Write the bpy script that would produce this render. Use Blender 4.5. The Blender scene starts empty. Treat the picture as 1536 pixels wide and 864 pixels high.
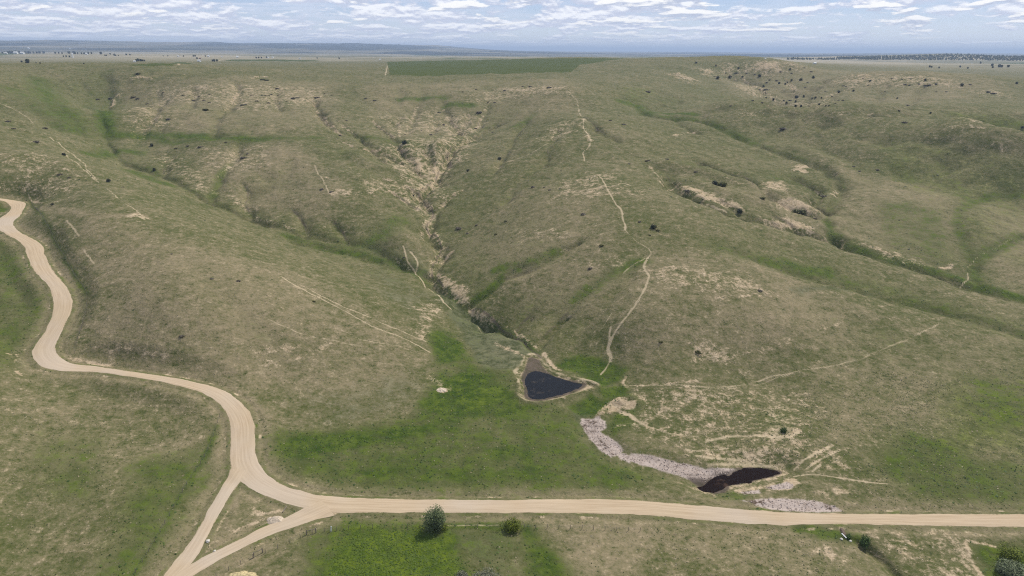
import bpy, math, random, heapq
import numpy as np
from mathutils import Matrix, Vector

# ------------------------------------------------------------------ camera, sky, sun, exposure
rng = np.random.default_rng(7)
random.seed(7)
scene = bpy.context.scene
COL = scene.collection
R = math.radians
CAM_H = 120.0
PITCH = 18.98
ROLL = 0.36
FPX = 1038.0
CAMROT = Matrix.Rotation(R(90 - PITCH), 3, 'X') @ Matrix.Rotation(R(ROLL), 3, 'Z')
cam_data = bpy.data.cameras.new("camera")
cam = bpy.data.objects.new("camera", cam_data)
COL.objects.link(cam)
cam.matrix_world = Matrix.Translation((0, 0, CAM_H)) @ CAMROT.to_4x4()
cam_data.sensor_width = 36.0
cam_data.lens = 36.0 * FPX / 1536.0
cam_data.clip_start = 0.5
cam_data.clip_end = 300000.0
scene.camera = cam

SUN_EL, SUN_AZ = 50.0, 42.0        # azimuth measured from +Y (view direction) towards +X
scene.view_settings.view_transform = 'Standard'
scene.view_settings.look = 'None'
scene.view_settings.gamma = 1.0
scene.view_settings.exposure = 0.15
scene.view_settings.use_curve_mapping = False
scene.cycles.max_bounces = 4
scene.cycles.diffuse_bounces = 2
scene.cycles.volume_bounces = 0
scene.cycles.use_denoising = False
scene.cycles.pixel_filter_type = 'BLACKMAN_HARRIS'
scene.cycles.filter_width = 1.15

world = bpy.data.worlds.new("World")
scene.world = world
world.use_nodes = True


class NT:
    """small helper round a node tree"""
    def __init__(self, tree):
        self.t = tree
        tree.nodes.clear()

    def n(self, kind, **kw):
        nd = self.t.nodes.new(kind)
        for k, v in kw.items():
            if k == 'inp':
                for kk, vv in v.items():
                    self.set(nd.inputs[kk], vv)
            else:
                setattr(nd, k, v)
        return nd

    def set(self, sock, v):
        if isinstance(v, bpy.types.NodeSocket):
            self.t.links.new(v, sock)
        else:
            sock.default_value = v

    def math(self, op, a, b=0.0, c=None, clamp=False):
        nd = self.n('ShaderNodeMath', operation=op)
        nd.use_clamp = clamp
        self.set(nd.inputs[0], a)
        self.set(nd.inputs[1], b)
        if c is not None:
            self.set(nd.inputs[2], c)
        return nd.outputs[0]

    def mapr(self, v, a, b, c=0.0, d=1.0, smooth=True):
        nd = self.n('ShaderNodeMapRange')
        nd.interpolation_type = 'SMOOTHSTEP' if smooth else 'LINEAR'
        nd.clamp = True
        for i, x in enumerate((v, a, b, c, d)):
            self.set(nd.inputs[i], x)
        return nd.outputs[0]

    def mix(self, f, a, b, mode='MIX'):
        nd = self.n('ShaderNodeMix', data_type='RGBA', blend_type=mode)
        self.set(nd.inputs[0], f)
        self.set(nd.inputs[6], a if isinstance(a, bpy.types.NodeSocket) else tuple(a) + (1.0,) if len(a) == 3 else a)
        self.set(nd.inputs[7], b if isinstance(b, bpy.types.NodeSocket) else tuple(b) + (1.0,) if len(b) == 3 else b)
        return nd.outputs[2]

    def noise(self, vec, scale, detail=4.0, rough=0.55, dist=0.0):
        nd = self.n('ShaderNodeTexNoise')
        self.set(nd.inputs['Vector'], vec)
        nd.inputs['Scale'].default_value = scale
        nd.inputs['Detail'].default_value = detail
        nd.inputs['Roughness'].default_value = rough
        nd.inputs['Distortion'].default_value = dist
        return nd.outputs[0]

    def vscale(self, vec, s):
        nd = self.n('ShaderNodeVectorMath', operation='MULTIPLY')
        self.set(nd.inputs[0], vec)
        nd.inputs[1].default_value = s
        return nd.outputs[0]

    def vadd(self, vec, s):
        nd = self.n('ShaderNodeVectorMath', operation='ADD')
        self.set(nd.inputs[0], vec)
        self.set(nd.inputs[1], s)
        return nd.outputs[0]


def build_sky():
    w = NT(world.node_tree)
    sky = w.n('ShaderNodeTexSky', sky_type='NISHITA', sun_disc=False)
    sky.sun_elevation = R(SUN_EL)
    sky.sun_rotation = R(SUN_AZ)
    sky.altitude = 900
    sky.air_density = 1.0
    sky.dust_density = 0.6
    sky.ozone_density = 2.0
    tc = w.n('ShaderNodeTexCoord')
    sep = w.n('ShaderNodeSeparateXYZ')
    w.t.links.new(tc.outputs['Generated'], sep.inputs[0])
    x, y, z = sep.outputs
    zc = w.math('MAXIMUM', z, 0.0)
    # rows of fair-weather cumulus: shapes in azimuth and (compressed) elevation
    az = w.math('ARCTAN2', x, y)
    el = w.math('MULTIPLY', w.math('LOGARITHM', w.math('ADD', zc, 0.022), 2.718282), 1.0)

    def cl(off, kx, ky, det, rough, shift=0.0, dist=0.2):
        cb = w.n('ShaderNodeCombineXYZ')
        w.set(cb.inputs[0], w.math('MULTIPLY', az, kx)); w.set(cb.inputs[1], w.math('ADD', w.math('MULTIPLY', el, ky), shift))
        cb.inputs[2].default_value = off
        return w.noise(cb.outputs[0], 1.0, det, rough, dist)
    big = cl(3.1, 5.0, 2.6, 3, 0.5)
    p0 = cl(7.7, 21.0, 4.9, 8, 0.60)
    p1 = cl(7.7, 21.0, 4.9, 8, 0.60, 0.26)
    veil = cl(1.3, 14.0, 13.0, 6, 0.65)
    rgt = w.mapr(az, -0.05, 0.55)
    dens = w.math('ADD', p0, w.math('MULTIPLY', w.math('SUBTRACT', big, 0.5), 0.55))
    thr = w.math('ADD', 0.415, w.math('MULTIPLY', rgt, 0.055))
    d = w.math('SUBTRACT', dens, thr)
    mask = w.mapr(d, -0.01, 0.12)
    lit = w.mapr(w.math('ADD', w.math('SUBTRACT', p0, p1), w.math('MULTIPLY', d, 0.45)), -0.01, 0.19)
    cloudc = w.mix(lit, (0.58, 0.62, 0.76), (0.97, 0.98, 1.02))
    base = w.n('ShaderNodeVectorMath', operation='SCALE')
    w.t.links.new(sky.outputs[0], base.inputs[0]); base.inputs[3].default_value = 0.10
    low = w.mapr(zc, 0.0, 0.020)
    hz = w.mix(w.mapr(zc, 0.0, 0.08), (0.70, 0.76, 0.86), (0.36, 0.49, 0.74))
    blue = w.mix(0.80, base.outputs[0], hz)
    blue = w.mix(w.math('MULTIPLY', w.mapr(veil, 0.44, 0.60), w.math('ADD', 0.28, w.math('MULTIPLY', w.mapr(az, 0.2, -0.6), 0.35))), blue, (0.72, 0.76, 0.88))
    fac = w.math('MULTIPLY', mask, w.math('ADD', 0.25, w.math('MULTIPLY', low, 0.70)))
    col = w.mix(fac, blue, cloudc)
    # a few fuller heaps stand nearer, towards the right
    q0 = cl(21.3, 13.0, 4.4, 8, 0.56)
    q1 = cl(21.3, 13.0, 4.4, 8, 0.56, 0.22)
    qd = w.math('SUBTRACT', q0, w.math('SUBTRACT', 0.585, w.math('MULTIPLY', w.mapr(az, -0.3, 0.35), 0.075)))
    qm = w.math('MULTIPLY', w.mapr(qd, 0.0, 0.045), w.mapr(zc, 0.010, 0.028))
    ql = w.mapr(w.math('ADD', w.math('SUBTRACT', q0, q1), w.math('MULTIPLY', qd, 0.35)), -0.03, 0.09)
    col = w.mix(qm, col, w.mix(ql, (0.52, 0.57, 0.70), (1.02, 1.01, 1.0)))
    # away from the low band the plain sky (mixed with thin cloud) lights the land
    high = w.mapr(z, 0.12, 0.3)
    highc = w.mix(0.45, base.outputs[0], (0.75, 0.80, 0.88))
    col = w.mix(high, col, highc)
    bg = w.n('ShaderNodeBackground')
    w.set(bg.inputs[0], col)
    bg.inputs[1].default_value = 1.0
    out = w.n('ShaderNodeOutputWorld')
    w.t.links.new(bg.outputs[0], out.inputs[0])


build_sky()
sun_data = bpy.data.lights.new("sun", 'SUN')
sun_data.energy = 3.4
sun_data.angle = R(1.5)
sun_data.color = (1.0, 0.955, 0.88)
sun = bpy.data.objects.new("sun", sun_data)
COL.objects.link(sun)
sd = Vector((math.sin(R(SUN_AZ)) * math.cos(R(SUN_EL)), math.cos(R(SUN_AZ)) * math.cos(R(SUN_EL)), math.sin(R(SUN_EL))))
sun.rotation_euler = sd.to_track_quat('Z', 'Y').to_euler()

# ------------------------------------------------------------------ numeric helpers
M3 = np.array(CAMROT)


def rays(px, py):
    px = np.atleast_1d(np.asarray(px, float)); py = np.atleast_1d(np.asarray(py, float))
    d = np.stack([(px - 768.0) / FPX, (432.0 - py) / FPX, -np.ones_like(px)], -1)
    w = d @ M3.T
    return w / np.hypot(w[:, 0], w[:, 1])[:, None]      # unit horizontal length: t is the ground distance


def hash2(ix, iy, seed):
    h = (ix.astype(np.int64) * 374761393 + iy.astype(np.int64) * 668265263 + seed * 974711) & 0xffffffff
    h = ((h ^ (h >> 13)) * 1274126177) & 0xffffffff
    return (h ^ (h >> 16)) & 0xffffffff


def pnoise(x, y, seed=0):
    x0 = np.floor(x); y0 = np.floor(y)
    fx = x - x0; fy = y - y0
    ix = x0.astype(np.int64); iy = y0.astype(np.int64)
    u = fx * fx * fx * (fx * (fx * 6 - 15) + 10)
    v = fy * fy * fy * (fy * (fy * 6 - 15) + 10)

    def g(dx, dy):
        a = hash2(ix + dx, iy + dy, seed).astype(np.float64) * (2 * math.pi / 4294967296.0)
        return np.cos(a) * (fx - dx) + np.sin(a) * (fy - dy)
    a = g(0, 0); b = g(1, 0); c = g(0, 1); d = g(1, 1)
    return ((a + (b - a) * u) * (1 - v) + (c + (d - c) * u) * v) * 1.5


def fbm(x, y, oct=4, seed=0, gain=0.5, ridged=False):
    s = 0.0; a = 1.0; t = 0.0
    for i in range(oct):
        n = pnoise(x, y, seed + i * 17)
        if ridged:
            n = 1 - 2 * np.abs(n)
        s = s + a * n; t += a
        a *= gain; x = x * 2.03 + 11.3; y = y * 2.03 - 7.1
    return s / t


def sstep(a, b, x):
    t = np.clip((x - a) / (b - a), 0, 1)
    return t * t * (3 - 2 * t)


# ------------------------------------------------------------------ terrain: control heights
# (picture column, row, height) fixes a point on a sight line by its height;
# (column, row, 'd', distance) fixes it by its ground distance; (column, 'p', distance, height) far land
CTRL = [
 (0,864,4),(0,760,7),(0,700,10),(0,600,15),(150,700,6),(200,800,3),(250,640,5.5),(350,864,.5),(600,864,0),(768,864,-.5),(1000,864,0),(1150,864,0.5),(1300,830,-1.5),(1400,864,-1.5),(1536,864,-2),
 (365,640,5),(350,715,2),(480,755,1),(768,760,.5),(1150,775,0),(1536,782,0),
 (150,555,12),(60,520,17),(95,440,25),(50,370,32),(10,320,37),(30,300,39),(0,450,24),(0,380,31),
 (250,560,12.5),(400,560,9),(560,560,5),(400,480,20),(250,450,28),(250,380,36),(150,330,42),(100,250,52),(400,400,28),(550,450,15),(620,520,6),(500,640,2),(680,620,1.5),(700,700,1),(480,700,1),
 (650,412,9.5),(600,396,10.5),(560,374,12.5),(470,350,17),(380,324,22),(300,297,28),(230,262,34),(175,240,39),(170,210,46),(155,180,52),(160,150,62),
 (60,200,60),(0,190,64),(150,290,46),(0,250,54),(300,205,50),(240,205,47),(380,215,47.5),(430,240,41.5),(440,190,56),(500,240,42),(480,290,31),(540,300,28),(600,350,19),(330,250,37.5),(400,290,28),
 (730,478,4.5),(690,450,7),(660,375,12.5),(640,345,16.5),(640,320,20),(635,295,24),(655,270,27),(665,240,34),(680,215,40),(700,190,46),(650,215,43),(560,205,46),(600,235,37),(560,260,37),(750,150,66),(620,160,60),(520,165,60),(700,140,72),(800,130,79),(560,130,77),(700,127,79),
 (740,330,24),(740,250,37),(800,300,34),(760,200,46),(830,215,51),(820,170,60),
 (850,130,81),(880,180,63),(885,215,53),(905,270,44),(935,335,35),(975,385,28.5),(930,480,16),(915,535,6),(740,420,14),(850,450,15),(800,380,24),(830,500,8),
 (1000,480,18),(1050,420,26),(1060,530,10),(1150,480,17),(1050,340,34),(1180,410,23),(1150,570,4.5),(1300,540,7),(1300,470,14),(1400,500,9),(1536,600,3),(1400,640,2),(1200,650,3),(1536,700,1),(1000,600,3),(1536,520,7),
 (820,580,3),(900,650,0.5),(1000,700,-.5),(1120,715,-.8),(1130,665,1.2),
 (1536,440,11),(1450,420,13.5),(1350,395,17),(1270,365,21),(1245,325,26.5),(1250,290,31),(1190,248,39),(1130,225,44),(1080,205,48),(1000,178,55),(960,160,61),
 (950,250,46),(1000,240,46),(1060,270,41),(1110,280,39),(1180,300,33),(1060,310,38),
 (1350,300,32),(1450,350,23),(1536,380,17),(1450,300,31),(1536,300,28),(1350,235,46),(1430,262,38),(1250,215,49),(1180,190,56),(1500,235,42),(1536,250,38),(1040,160,60),
 (950,118,'d',1040),(1000,110,'d',1180),(905,108,'d',1150),(1100,149,'d',770),(1200,168,'d',705),(1300,172,'d',680),(1400,178,'d',690),(1470,190,'d',670),(1536,206,'d',640),
 (1080,125,'d',1170),(1150,152,'d',960),(1250,157,'d',900),(1350,155,'d',900),(1500,160,'d',860),(1450,168,'d',790),(1536,175,'d',800),(1350,127,'d',1130),(1350,114,'d',1175),(1420,128,'d',1120),(1420,117,'d',1160),(1270,126,'d',1150),(1270,114,'d',1200),(1060,110,'d',1280),
 (1150,113,'d',1330),(1150,96,'d',1372),(1230,105,'d',1450),(1100,95,'d',1390),(1100,113,'d',1330),(1190,95,'d',1400),(1190,112,'d',1340),(1120,89.5,'d',1900),(1000,90,'d',1900),(1200,94,'d',1850),
 (1300,108,'d',1750),(1400,112,'d',1600),(1500,115,'d',1700),(1536,135,'d',1150),(1400,98,'d',2800),(1536,98,'d',2800),(1300,94,'d',3300),(1340,90,'d',4500),(1536,90,'d',4600),(1340,83.5,'d',5600),(1430,80.8,'d',5600),(1536,85,'d',5600),(1230,86,'d',5000),(1150,86,'d',4500),
 (0,108,'d',1000),(0,96,'d',1250),(120,96,'d',1300),(240,98,'d',1330),(0,92,'d',2200),(150,92,'d',2200),(0,87,'d',3000),(200,88,'d',2700),(0,81,'d',4200),(200,82.5,'d',4000),(400,84,'d',4000),(300,93,'d',2000),(360,92,'d',2300),(500,90,'d',2700),(590,93,'d',2200),
 (585,113,'d',1060),(700,112,'d',1080),(830,108,'d',1150),(720,91,'d',2000),(860,86.3,'d',1950),(940,88,'d',1950),(650,100,'d',1500),(800,97,'d',1500),(450,100,'d',1500),
 (200,113,'d',1010),(400,112,'d',1020),(560,120,'d',975),(300,130,'d',895),(450,140,'d',850),(50,130,'d',850),(100,160,'d',755),(0,150,'d',760),(300,165,'d',745),(200,160,'d',770),(400,165,'d',750),
 (0,76,'d',8000),(200,77,'d',8000),(400,79,'d',8000),(600,81,'d',8000),(800,84,'d',8000),(1000,86.5,'d',8000),(1150,86.5,'d',9000),
 (-60,64,'d',16000),(0,64,'d',16000),(200,66,'d',16000),(400,68,'d',16000),(560,68.5,'d',16000),(660,69.5,'d',16000),(700,73.5,'d',16000),(760,77,'d',16000),(860,79,'d',16000),
 (1000,77.8,'d',26000),(1100,78.5,'d',26000),(1200,80,'d',26000),(1300,80,'d',26000),(860,77.5,'d',26000),
 (1400,'p',10000,55),(1536,'p',10000,60),(1300,'p',10000,80),(1536,'p',26000,100),(1400,'p',26000,110),
 (0,'p',26000,150),(400,'p',26000,100),(700,'p',26000,80),(0,'p',60000,0),(768,'p',60000,0),(1536,'p',60000,0),(300,'p',60000,0),(1200,'p',60000,0),
]


def ctrl_points():
    th, lr, zz = [], [], []
    for c in CTRL:
        if c[1] == 'p':
            a = rays(c[0], 80.0)[0]
            th.append(math.atan2(a[0], a[1])); lr.append(math.log(c[2])); zz.append(c[3]); continue
        a = rays(c[0], c[1])[0]
        if c[2] == 'd':
            t = c[3]; z = CAM_H + t * a[2]
        else:
            z = c[2]; t = (z - CAM_H) / a[2]
        th.append(math.atan2(a[0], a[1])); lr.append(math.log(t)); zz.append(z)
    # anchors outside the picture, left and right, and under the camera
    for a in (-60, -52, 52, 60):
        s = 1 if a > 0 else -1
        for r, zl, zr in ((70, 3, -3), (140, 10, -3), (200, 24, 0), (300, 38, 8), (450, 55, 20), (700, 64, 45), (1100, 84, 60), (2200, 78, 65), (4500, 88, 70), (9000, 110, 60), (16000, 210, 90), (26000, 150, 100), (60000, 0, 0)):
            th.append(R(a)); lr.append(math.log(r)); zz.append(zl if s < 0 else zr)
    for a in (-30, 0, 30):
        for r in (50, 100):
            th.append(R(a)); lr.append(math.log(r)); zz.append(0.0)
    return np.array(th), np.array(lr), np.array(zz, float)


def tps_fit(u, v, z, lam=1e-4):
    n = len(u)
    d2 = (u[:, None] - u[None]) ** 2 + (v[:, None] - v[None]) ** 2
    K = 0.5 * d2 * np.log(d2 + 1e-12)
    P = np.stack([np.ones(n), u, v], 1)
    A = np.zeros((n + 3, n + 3))
    A[:n, :n] = K + lam * np.eye(n); A[:n, n:] = P; A[n:, :n] = P.T
    w = np.linalg.solve(A, np.concatenate([z, np.zeros(3)]))
    return w


def tps_eval(w, u, v, U, V):
    n = len(u)
    out = np.empty(U.size)
    Uf = U.ravel(); Vf = V.ravel()
    for s in range(0, Uf.size, 60000):
        a = Uf[s:s + 60000]; b = Vf[s:s + 60000]
        d2 = (a[:, None] - u[None]) ** 2 + (b[:, None] - v[None]) ** 2
        out[s:s + 60000] = (0.5 * d2 * np.log(d2 + 1e-12)) @ w[:n] + w[n] + w[n + 1] * a + w[n + 2] * b
    return out.reshape(U.shape)


TH0, TH1, NT_ = R(-54), R(54), 1300
th_ax = np.linspace(TH0, TH1, NT_)
rr = [45.0]
while rr[-1] < 60000:
    r = rr[-1]
    k = 0.12 if r < 1500 else 0.04
    step = 0.85 * r / (692.0 * (CAM_H / r + k))
    if r < 125:
        step = max(step, 1.5)
    rr.append(r + step)
r_ax = np.array(rr)
v_ax = np.log(r_ax)
NR = len(r_ax)
RR, TT = np.meshgrid(r_ax, th_ax, indexing='ij')
X = RR * np.sin(TT)
Y = RR * np.cos(TT)

# smooth base on a coarser grid, brought up by cubic interpolation
cu, cv, cz = ctrl_points()
SCU = 1.25
W = tps_fit(cu * SCU, cv, cz)
gu = np.linspace(TH0 - .02, TH1 + .02, 240)
gv = np.linspace(v_ax[0] - .02, v_ax[-1] + .02, 420)
GV, GU = np.meshgrid(gv, gu, indexing='ij')
G = tps_eval(W, cu * SCU, cv, GU * SCU, GV)


def cubic_matrix(src, dst):
    h = src[1] - src[0]
    t = (dst - src[0]) / h
    i = np.clip(np.floor(t).astype(int), 1, len(src) - 3)
    f = t - i
    Mx = np.zeros((len(dst), len(src)), np.float32)
    w = [(-f + 2 * f**2 - f**3) / 2, (2 - 5 * f**2 + 3 * f**3) / 2, (f + 4 * f**2 - 3 * f**3) / 2, (-f**2 + f**3) / 2]
    for k in range(4):
        Mx[np.arange(len(dst)), i + k - 1] = w[k]
    return Mx


Z = (cubic_matrix(gv, v_ax) @ G.astype(np.float32) @ cubic_matrix(gu, th_ax).T).astype(np.float64)


def sample(F, x, y):
    """bilinear look-up of a grid field at ground points"""
    x = np.asarray(x, float); y = np.asarray(y, float)
    r = np.hypot(x, y); t = np.arctan2(x, y)
    a = np.clip((t - TH0) / (TH1 - TH0) * (NT_ - 1), 0, NT_ - 1.001)
    b = np.clip(np.interp(r, r_ax, np.arange(NR)), 0, NR - 1.001)
    i = b.astype(int); j = a.astype(int); fb = b - i; fa = a - j
    return (F[i, j] * (1 - fa) + F[i, j + 1] * fa) * (1 - fb) + (F[i + 1, j] * (1 - fa) + F[i + 1, j + 1] * fa) * fb


def ground(pts, tmax=20000.0, off=0.0):
    """where sight lines through the given picture points meet the land"""
    out = []
    for (px, py) in pts:
        d = rays(px, py)[0]
        t = np.exp(np.linspace(math.log(100.0), math.log(tmax), 2500))
        x = d[0] * t; y = d[1] * t
        g = CAM_H + d[2] * t - sample(Z, x, y) - off
        k = np.argmax(g < 0) if (g < 0).any() else len(t) - 1
        if k > 0:
            f = g[k - 1] / (g[k - 1] - g[k]) if g[k - 1] != g[k] else 0.5
            tt = t[k - 1] + (t[k] - t[k - 1]) * min(max(f, 0), 1)
        else:
            tt = t[0]
        out.append((d[0] * tt, d[1] * tt))
    return np.array(out)


def window(x0, x1, y0, y1):
    """index box of the grid that covers a ground rectangle"""
    xs = np.array([x0, x1, x0, x1, 0 if x0 < 0 < x1 else x0]); ys = np.array([y0, y0, y1, y1, y0])
    t = np.arctan2(xs, ys); r = np.hypot(xs, ys)
    rmin = min(r.min(), max(y0, 1.0))
    j0 = int(np.clip(np.floor((t.min() - TH0) / (TH1 - TH0) * (NT_ - 1)) - 1, 0, NT_ - 1))
    j1 = int(np.clip(np.ceil((t.max() - TH0) / (TH1 - TH0) * (NT_ - 1)) + 2, 1, NT_))
    i0 = int(np.clip(np.searchsorted(r_ax, rmin) - 2, 0, NR - 1))
    i1 = int(np.clip(np.searchsorted(r_ax, r.max()) + 2, 1, NR))
    return slice(i0, i1), slice(j0, j1)


def catmull(p, n=6):
    p = np.asarray(p, float)
    if len(p) < 3:
        return p
    q = np.vstack([2 * p[0] - p[1], p, 2 * p[-1] - p[-2]])
    out = []
    for i in range(1, len(q) - 2):
        a, b, c, d = q[i - 1], q[i], q[i + 1], q[i + 2]
        for k in range(n):
            t = k / n
            out.append(0.5 * ((2 * b) + (-a + c) * t + (2 * a - 5 * b + 4 * c - d) * t * t + (-a + 3 * b - 3 * c + d) * t**3))
    out.append(p[-1])
    return np.array(out)


def line_dist(P, x, y, vals=None):
    """distance to a polyline and the value interpolated along it"""
    best = np.full(x.shape, 1e9); val = np.zeros(x.shape)
    for i in range(len(P) - 1):
        ax, ay = P[i]; bx, by = P[i + 1]
        dx, dy = bx - ax, by - ay
        L = dx * dx + dy * dy + 1e-9
        t = np.clip(((x - ax) * dx + (y - ay) * dy) / L, 0, 1)
        d = np.hypot(x - ax - t * dx, y - ay - t * dy)
        m = d < best
        best = np.where(m, d, best)
        if vals is not None:
            val = np.where(m, vals[i] * (1 - t) + vals[i + 1] * t, val)
    return best, val


def poly_sdf(P, x, y):
    """signed distance to a closed outline, negative inside"""
    d, _ = line_dist(np.vstack([P, P[:1]]), x, y)
    ins = np.zeros(x.shape, bool)
    n = len(P)
    for i in range(n):
        x0, y0 = P[i]; x1, y1 = P[(i + 1) % n]
        c = ((y0 > y) != (y1 > y)) & (x < (x1 - x0) * (y - y0) / (y1 - y0 + 1e-12) + x0)
        ins ^= c
    return np.where(ins, -d, d)

# ------------------------------------------------------------------ terrain: gullies and small ridges (depth m, half width m, picture points)
GULLY_MAIN = [(735,480),(715,468),(690,450),(665,430),(648,412),(652,395),(660,380),(662,368),(645,352),(640,340),(650,322),(638,305),(628,292),(640,283),(655,270),(658,256),(668,240),(675,225),(690,215),(705,205),(722,196),(745,185)]
GULLY_LEFT = [(648,412),(620,400),(600,390),(585,380),(560,371),(530,362),(480,352),(440,343),(400,332),(375,322),(340,310),(310,298),(285,285),(265,272),(235,258),(205,250),(178,238),(168,222),(158,205),(155,185),(150,167),(163,152),(168,138)]
GULLY_RIGHT = [(1560,452),(1480,432),(1440,418),(1400,405),(1350,392),(1300,378),(1270,368),(1250,352),(1243,335),(1243,318),(1255,300),(1262,285),(1250,268),(1230,252),(1210,243),(1190,236),(1160,225),(1130,215),(1100,200),(1080,190)]
GULLY_BANK = [(1262,362),(1225,350),(1190,342),(1150,331),(1110,321),(1080,308),(1050,296),(1030,286),(1010,274),(1000,262)]
CREEK_SOUTH = [(1262,800),(1278,808),(1300,822),(1320,838),(1345,856),(1375,880),(1400,900)]
CARVE = [
 (3.2, 4.5, GULLY_MAIN), (1.4, 3.0, GULLY_LEFT), (2.0, 5.0, GULLY_RIGHT), (3.2, 6.0, GULLY_BANK),
 (1.6, 2.0, CREEK_SOUTH), (1.3, 1.6, [(735,480),(765,498),(795,518),(814,536)]),
 (1.6, 3.0, [(318,298),(324,285),(332,262),(345,248),(357,230),(355,215)]),
 (3.0, 3.5, [(655,270),(635,260),(618,247),(600,239),(580,231),(555,221),(540,205)]),
 (1.8, 2.5, [(618,247),(612,232),(600,222),(590,205)]), (2.0, 2.5, [(600,239),(575,240),(560,228)]),
 (1.5, 3.0, [(640,262),(640,246),(648,236),(640,222)]), (1.6, 3.0, [(600,205),(590,190),(600,175)]), (1.6, 3.0, [(645,200),(655,185),(650,170),(665,158)]),
 (1.5, 3.0, [(690,200),(672,185),(660,170)]), (1.4, 3.0, [(520,200),(500,190),(480,168),(470,150)]),
 (2.6, 4.0, [(1225,330),(1205,322),(1180,313),(1162,303),(1150,290),(1135,277),(1115,264),(1080,252),(1050,242)]),
 (2.2, 3.0, [(1243,318),(1232,308),(1222,300),(1232,288),(1218,275),(1195,265)]),
 (1.5, 2.0, [(705,455),(720,445),(738,432),(752,416),(775,405),(800,398),(825,385),(850,370),(868,362)]),
 (1.0, 4.0, [(860,520),(880,490),(905,455),(930,425),(950,405)]),
 (1.2, 5.0, [(1462,425),(1462,400),(1472,385),(1500,370),(1536,356)]), (1.0, 7.0, [(1462,400),(1442,365),(1432,335),(1440,310),(1470,298),(1536,290)]),
 (2.0, 5.0, [(1080,190),(1050,180),(1010,178),(985,176),(965,168),(950,152),(930,145)]),
 (1.5, 6.0, [(1100,375),(1200,405),(1300,432),(1400,458),(1536,500)]),
 (1.5, 5.0, [(250,143),(232,165),(215,190),(208,203)]), (1.3, 5.0, [(357,150),(335,165),(322,190),(318,205)]),
 (1.6, 4.0, [(930,215),(905,200),(890,188)]), (1.5, 4.0, [(760,300),(775,275),(800,255),(820,235)]),
 (1.8, 4.0, [(740,262),(750,240),(765,220),(778,195),(790,180)]),
 (1.5, 7.0, [(430,352),(500,372),(560,386),(600,400)]),
 (6.0, 16.0, [(1160,150),(1180,140),(1165,128),(1130,122),(1100,118)]), (6.0, 14.0, [(1200,150),(1215,138),(1230,125),(1240,118)]),
 (2.0, 8.0, [(1536,235),(1450,225),(1400,212),(1340,205)]),
]

RILLS = [
 (1.8,2.4,[(470,150),(476,168),(492,188),(512,204)]),(1.5,2.2,[(505,180),(520,195),(542,208)]),(1.6,2.2,[(560,182),(574,195),(590,206)]),(1.6,2.2,[(625,158),(620,178),(608,200)]),
 (1.6,2.2,[(665,165),(680,185),(690,200)]),(1.4,2.0,[(704,172),(697,188),(690,201)]),(1.6,2.2,[(730,160),(722,178),(715,194)]),(1.5,2.0,[(575,232),(560,226),(535,222),(515,214)]),
 (1.6,2.0,[(618,247),(606,236),(596,222),(580,214)]),(1.5,1.8,[(655,268),(648,254),(645,240),(636,228)]),(1.4,1.8,[(668,262),(676,248),(672,236),(686,222)]),
 (1.8,2.2,[(628,292),(612,282),(596,274),(575,268)]),(1.5,2.0,[(640,322),(622,312),(606,300),(590,290)]),(1.4,2.0,[(648,322),(662,310),(676,296),(694,286)]),
 (1.4,2.0,[(375,320),(368,306),(372,290),(366,276)]),(1.4,2.0,[(245,262),(250,244),(262,232)]),(1.3,2.0,[(460,348),(452,330),(440,315)]),(1.3,2.0,[(520,360),(512,345),(500,330)]),
 (1.6,3.0,[(232,165),(240,150),(236,136)]),(1.6,3.0,[(285,160),(292,146),(288,132)]),(1.6,3.0,[(345,165),(352,150),(358,136),(352,124)]),(1.5,3.0,[(420,165),(412,150),(418,136)]),
 (1.4,2.0,[(812,512),(822,498),(840,480),(852,470)]),(1.2,1.8,[(770,505),(780,488),(796,472)]),(1.6,2.6,[(1162,303),(1185,300),(1210,305)]),(1.5,2.4,[(1130,277),(1120,268),(1098,262)]),
 (1.5,2.4,[(1190,342),(1178,332),(1160,324)]),(1.5,2.2,[(1110,318),(1096,308),(1080,298)]),(1.5,2.2,[(1232,288),(1215,282),(1200,272)]),(1.6,3.0,[(1050,180),(1062,170),(1085,163)]),
 (1.6,3.0,[(965,168),(990,160),(1020,152)]),(1.5,3.0,[(1010,178),(1024,190),(1050,200)]),(1.6,3.0,[(905,200),(890,186),(870,176)]),(1.5,3.0,[(820,235),(828,215),(838,195)]),
 (2.5,5.0,[(1160,150),(1140,135),(1120,125),(1090,118)]),(2.5,5.0,[(1195,150),(1190,135),(1180,120)]),(2.5,5.0,[(1230,155),(1250,142),(1280,132)]),(2.2,4.0,[(1180,155),(1165,148),(1150,140)]),
 (2.2,4.5,[(1300,160),(1320,145),(1330,130)]),(2.0,4.0,[(1360,160),(1375,145),(1385,130)]),
]
CARVE += RILLS
CARVE += [(5.0, 24.0, [(1150,152),(1200,163),(1300,167),(1400,172),(1470,183),(1536,198)]), (2.0, 13.0, [(1235,196),(1300,210),(1360,228),(1420,250)])]
RAISE = [
 (1.0, 2.2, [(900,616),(920,603),(945,598),(957,606)]),
 (3.5, 9.0, [(1000,250),(1060,262),(1100,272),(1150,292),(1200,312),(1240,335)]),
 (2.5, 7.0, [(1040,272),(1090,290),(1140,305),(1190,322),(1240,345),(1290,372)]),
 (2.5, 8.0, [(1190,225),(1230,238),(1255,258),(1262,275)]),
 (2.0, 9.0, [(735,262),(780,245),(815,230),(850,208)]),
 (3.0, 8.0, [(600,262),(560,250),(530,235)]), (3.0, 6.0, [(648,240),(655,225),(665,212)]),
 (3.5, 14.0, [(1190,190),(1260,215),(1330,236),(1390,252),(1425,268)]),
 (2.5, 20.0, [(1000,100),(1080,120),(1150,158),(1250,170),(1400,177),(1470,190),(1536,206)]),
]
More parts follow.
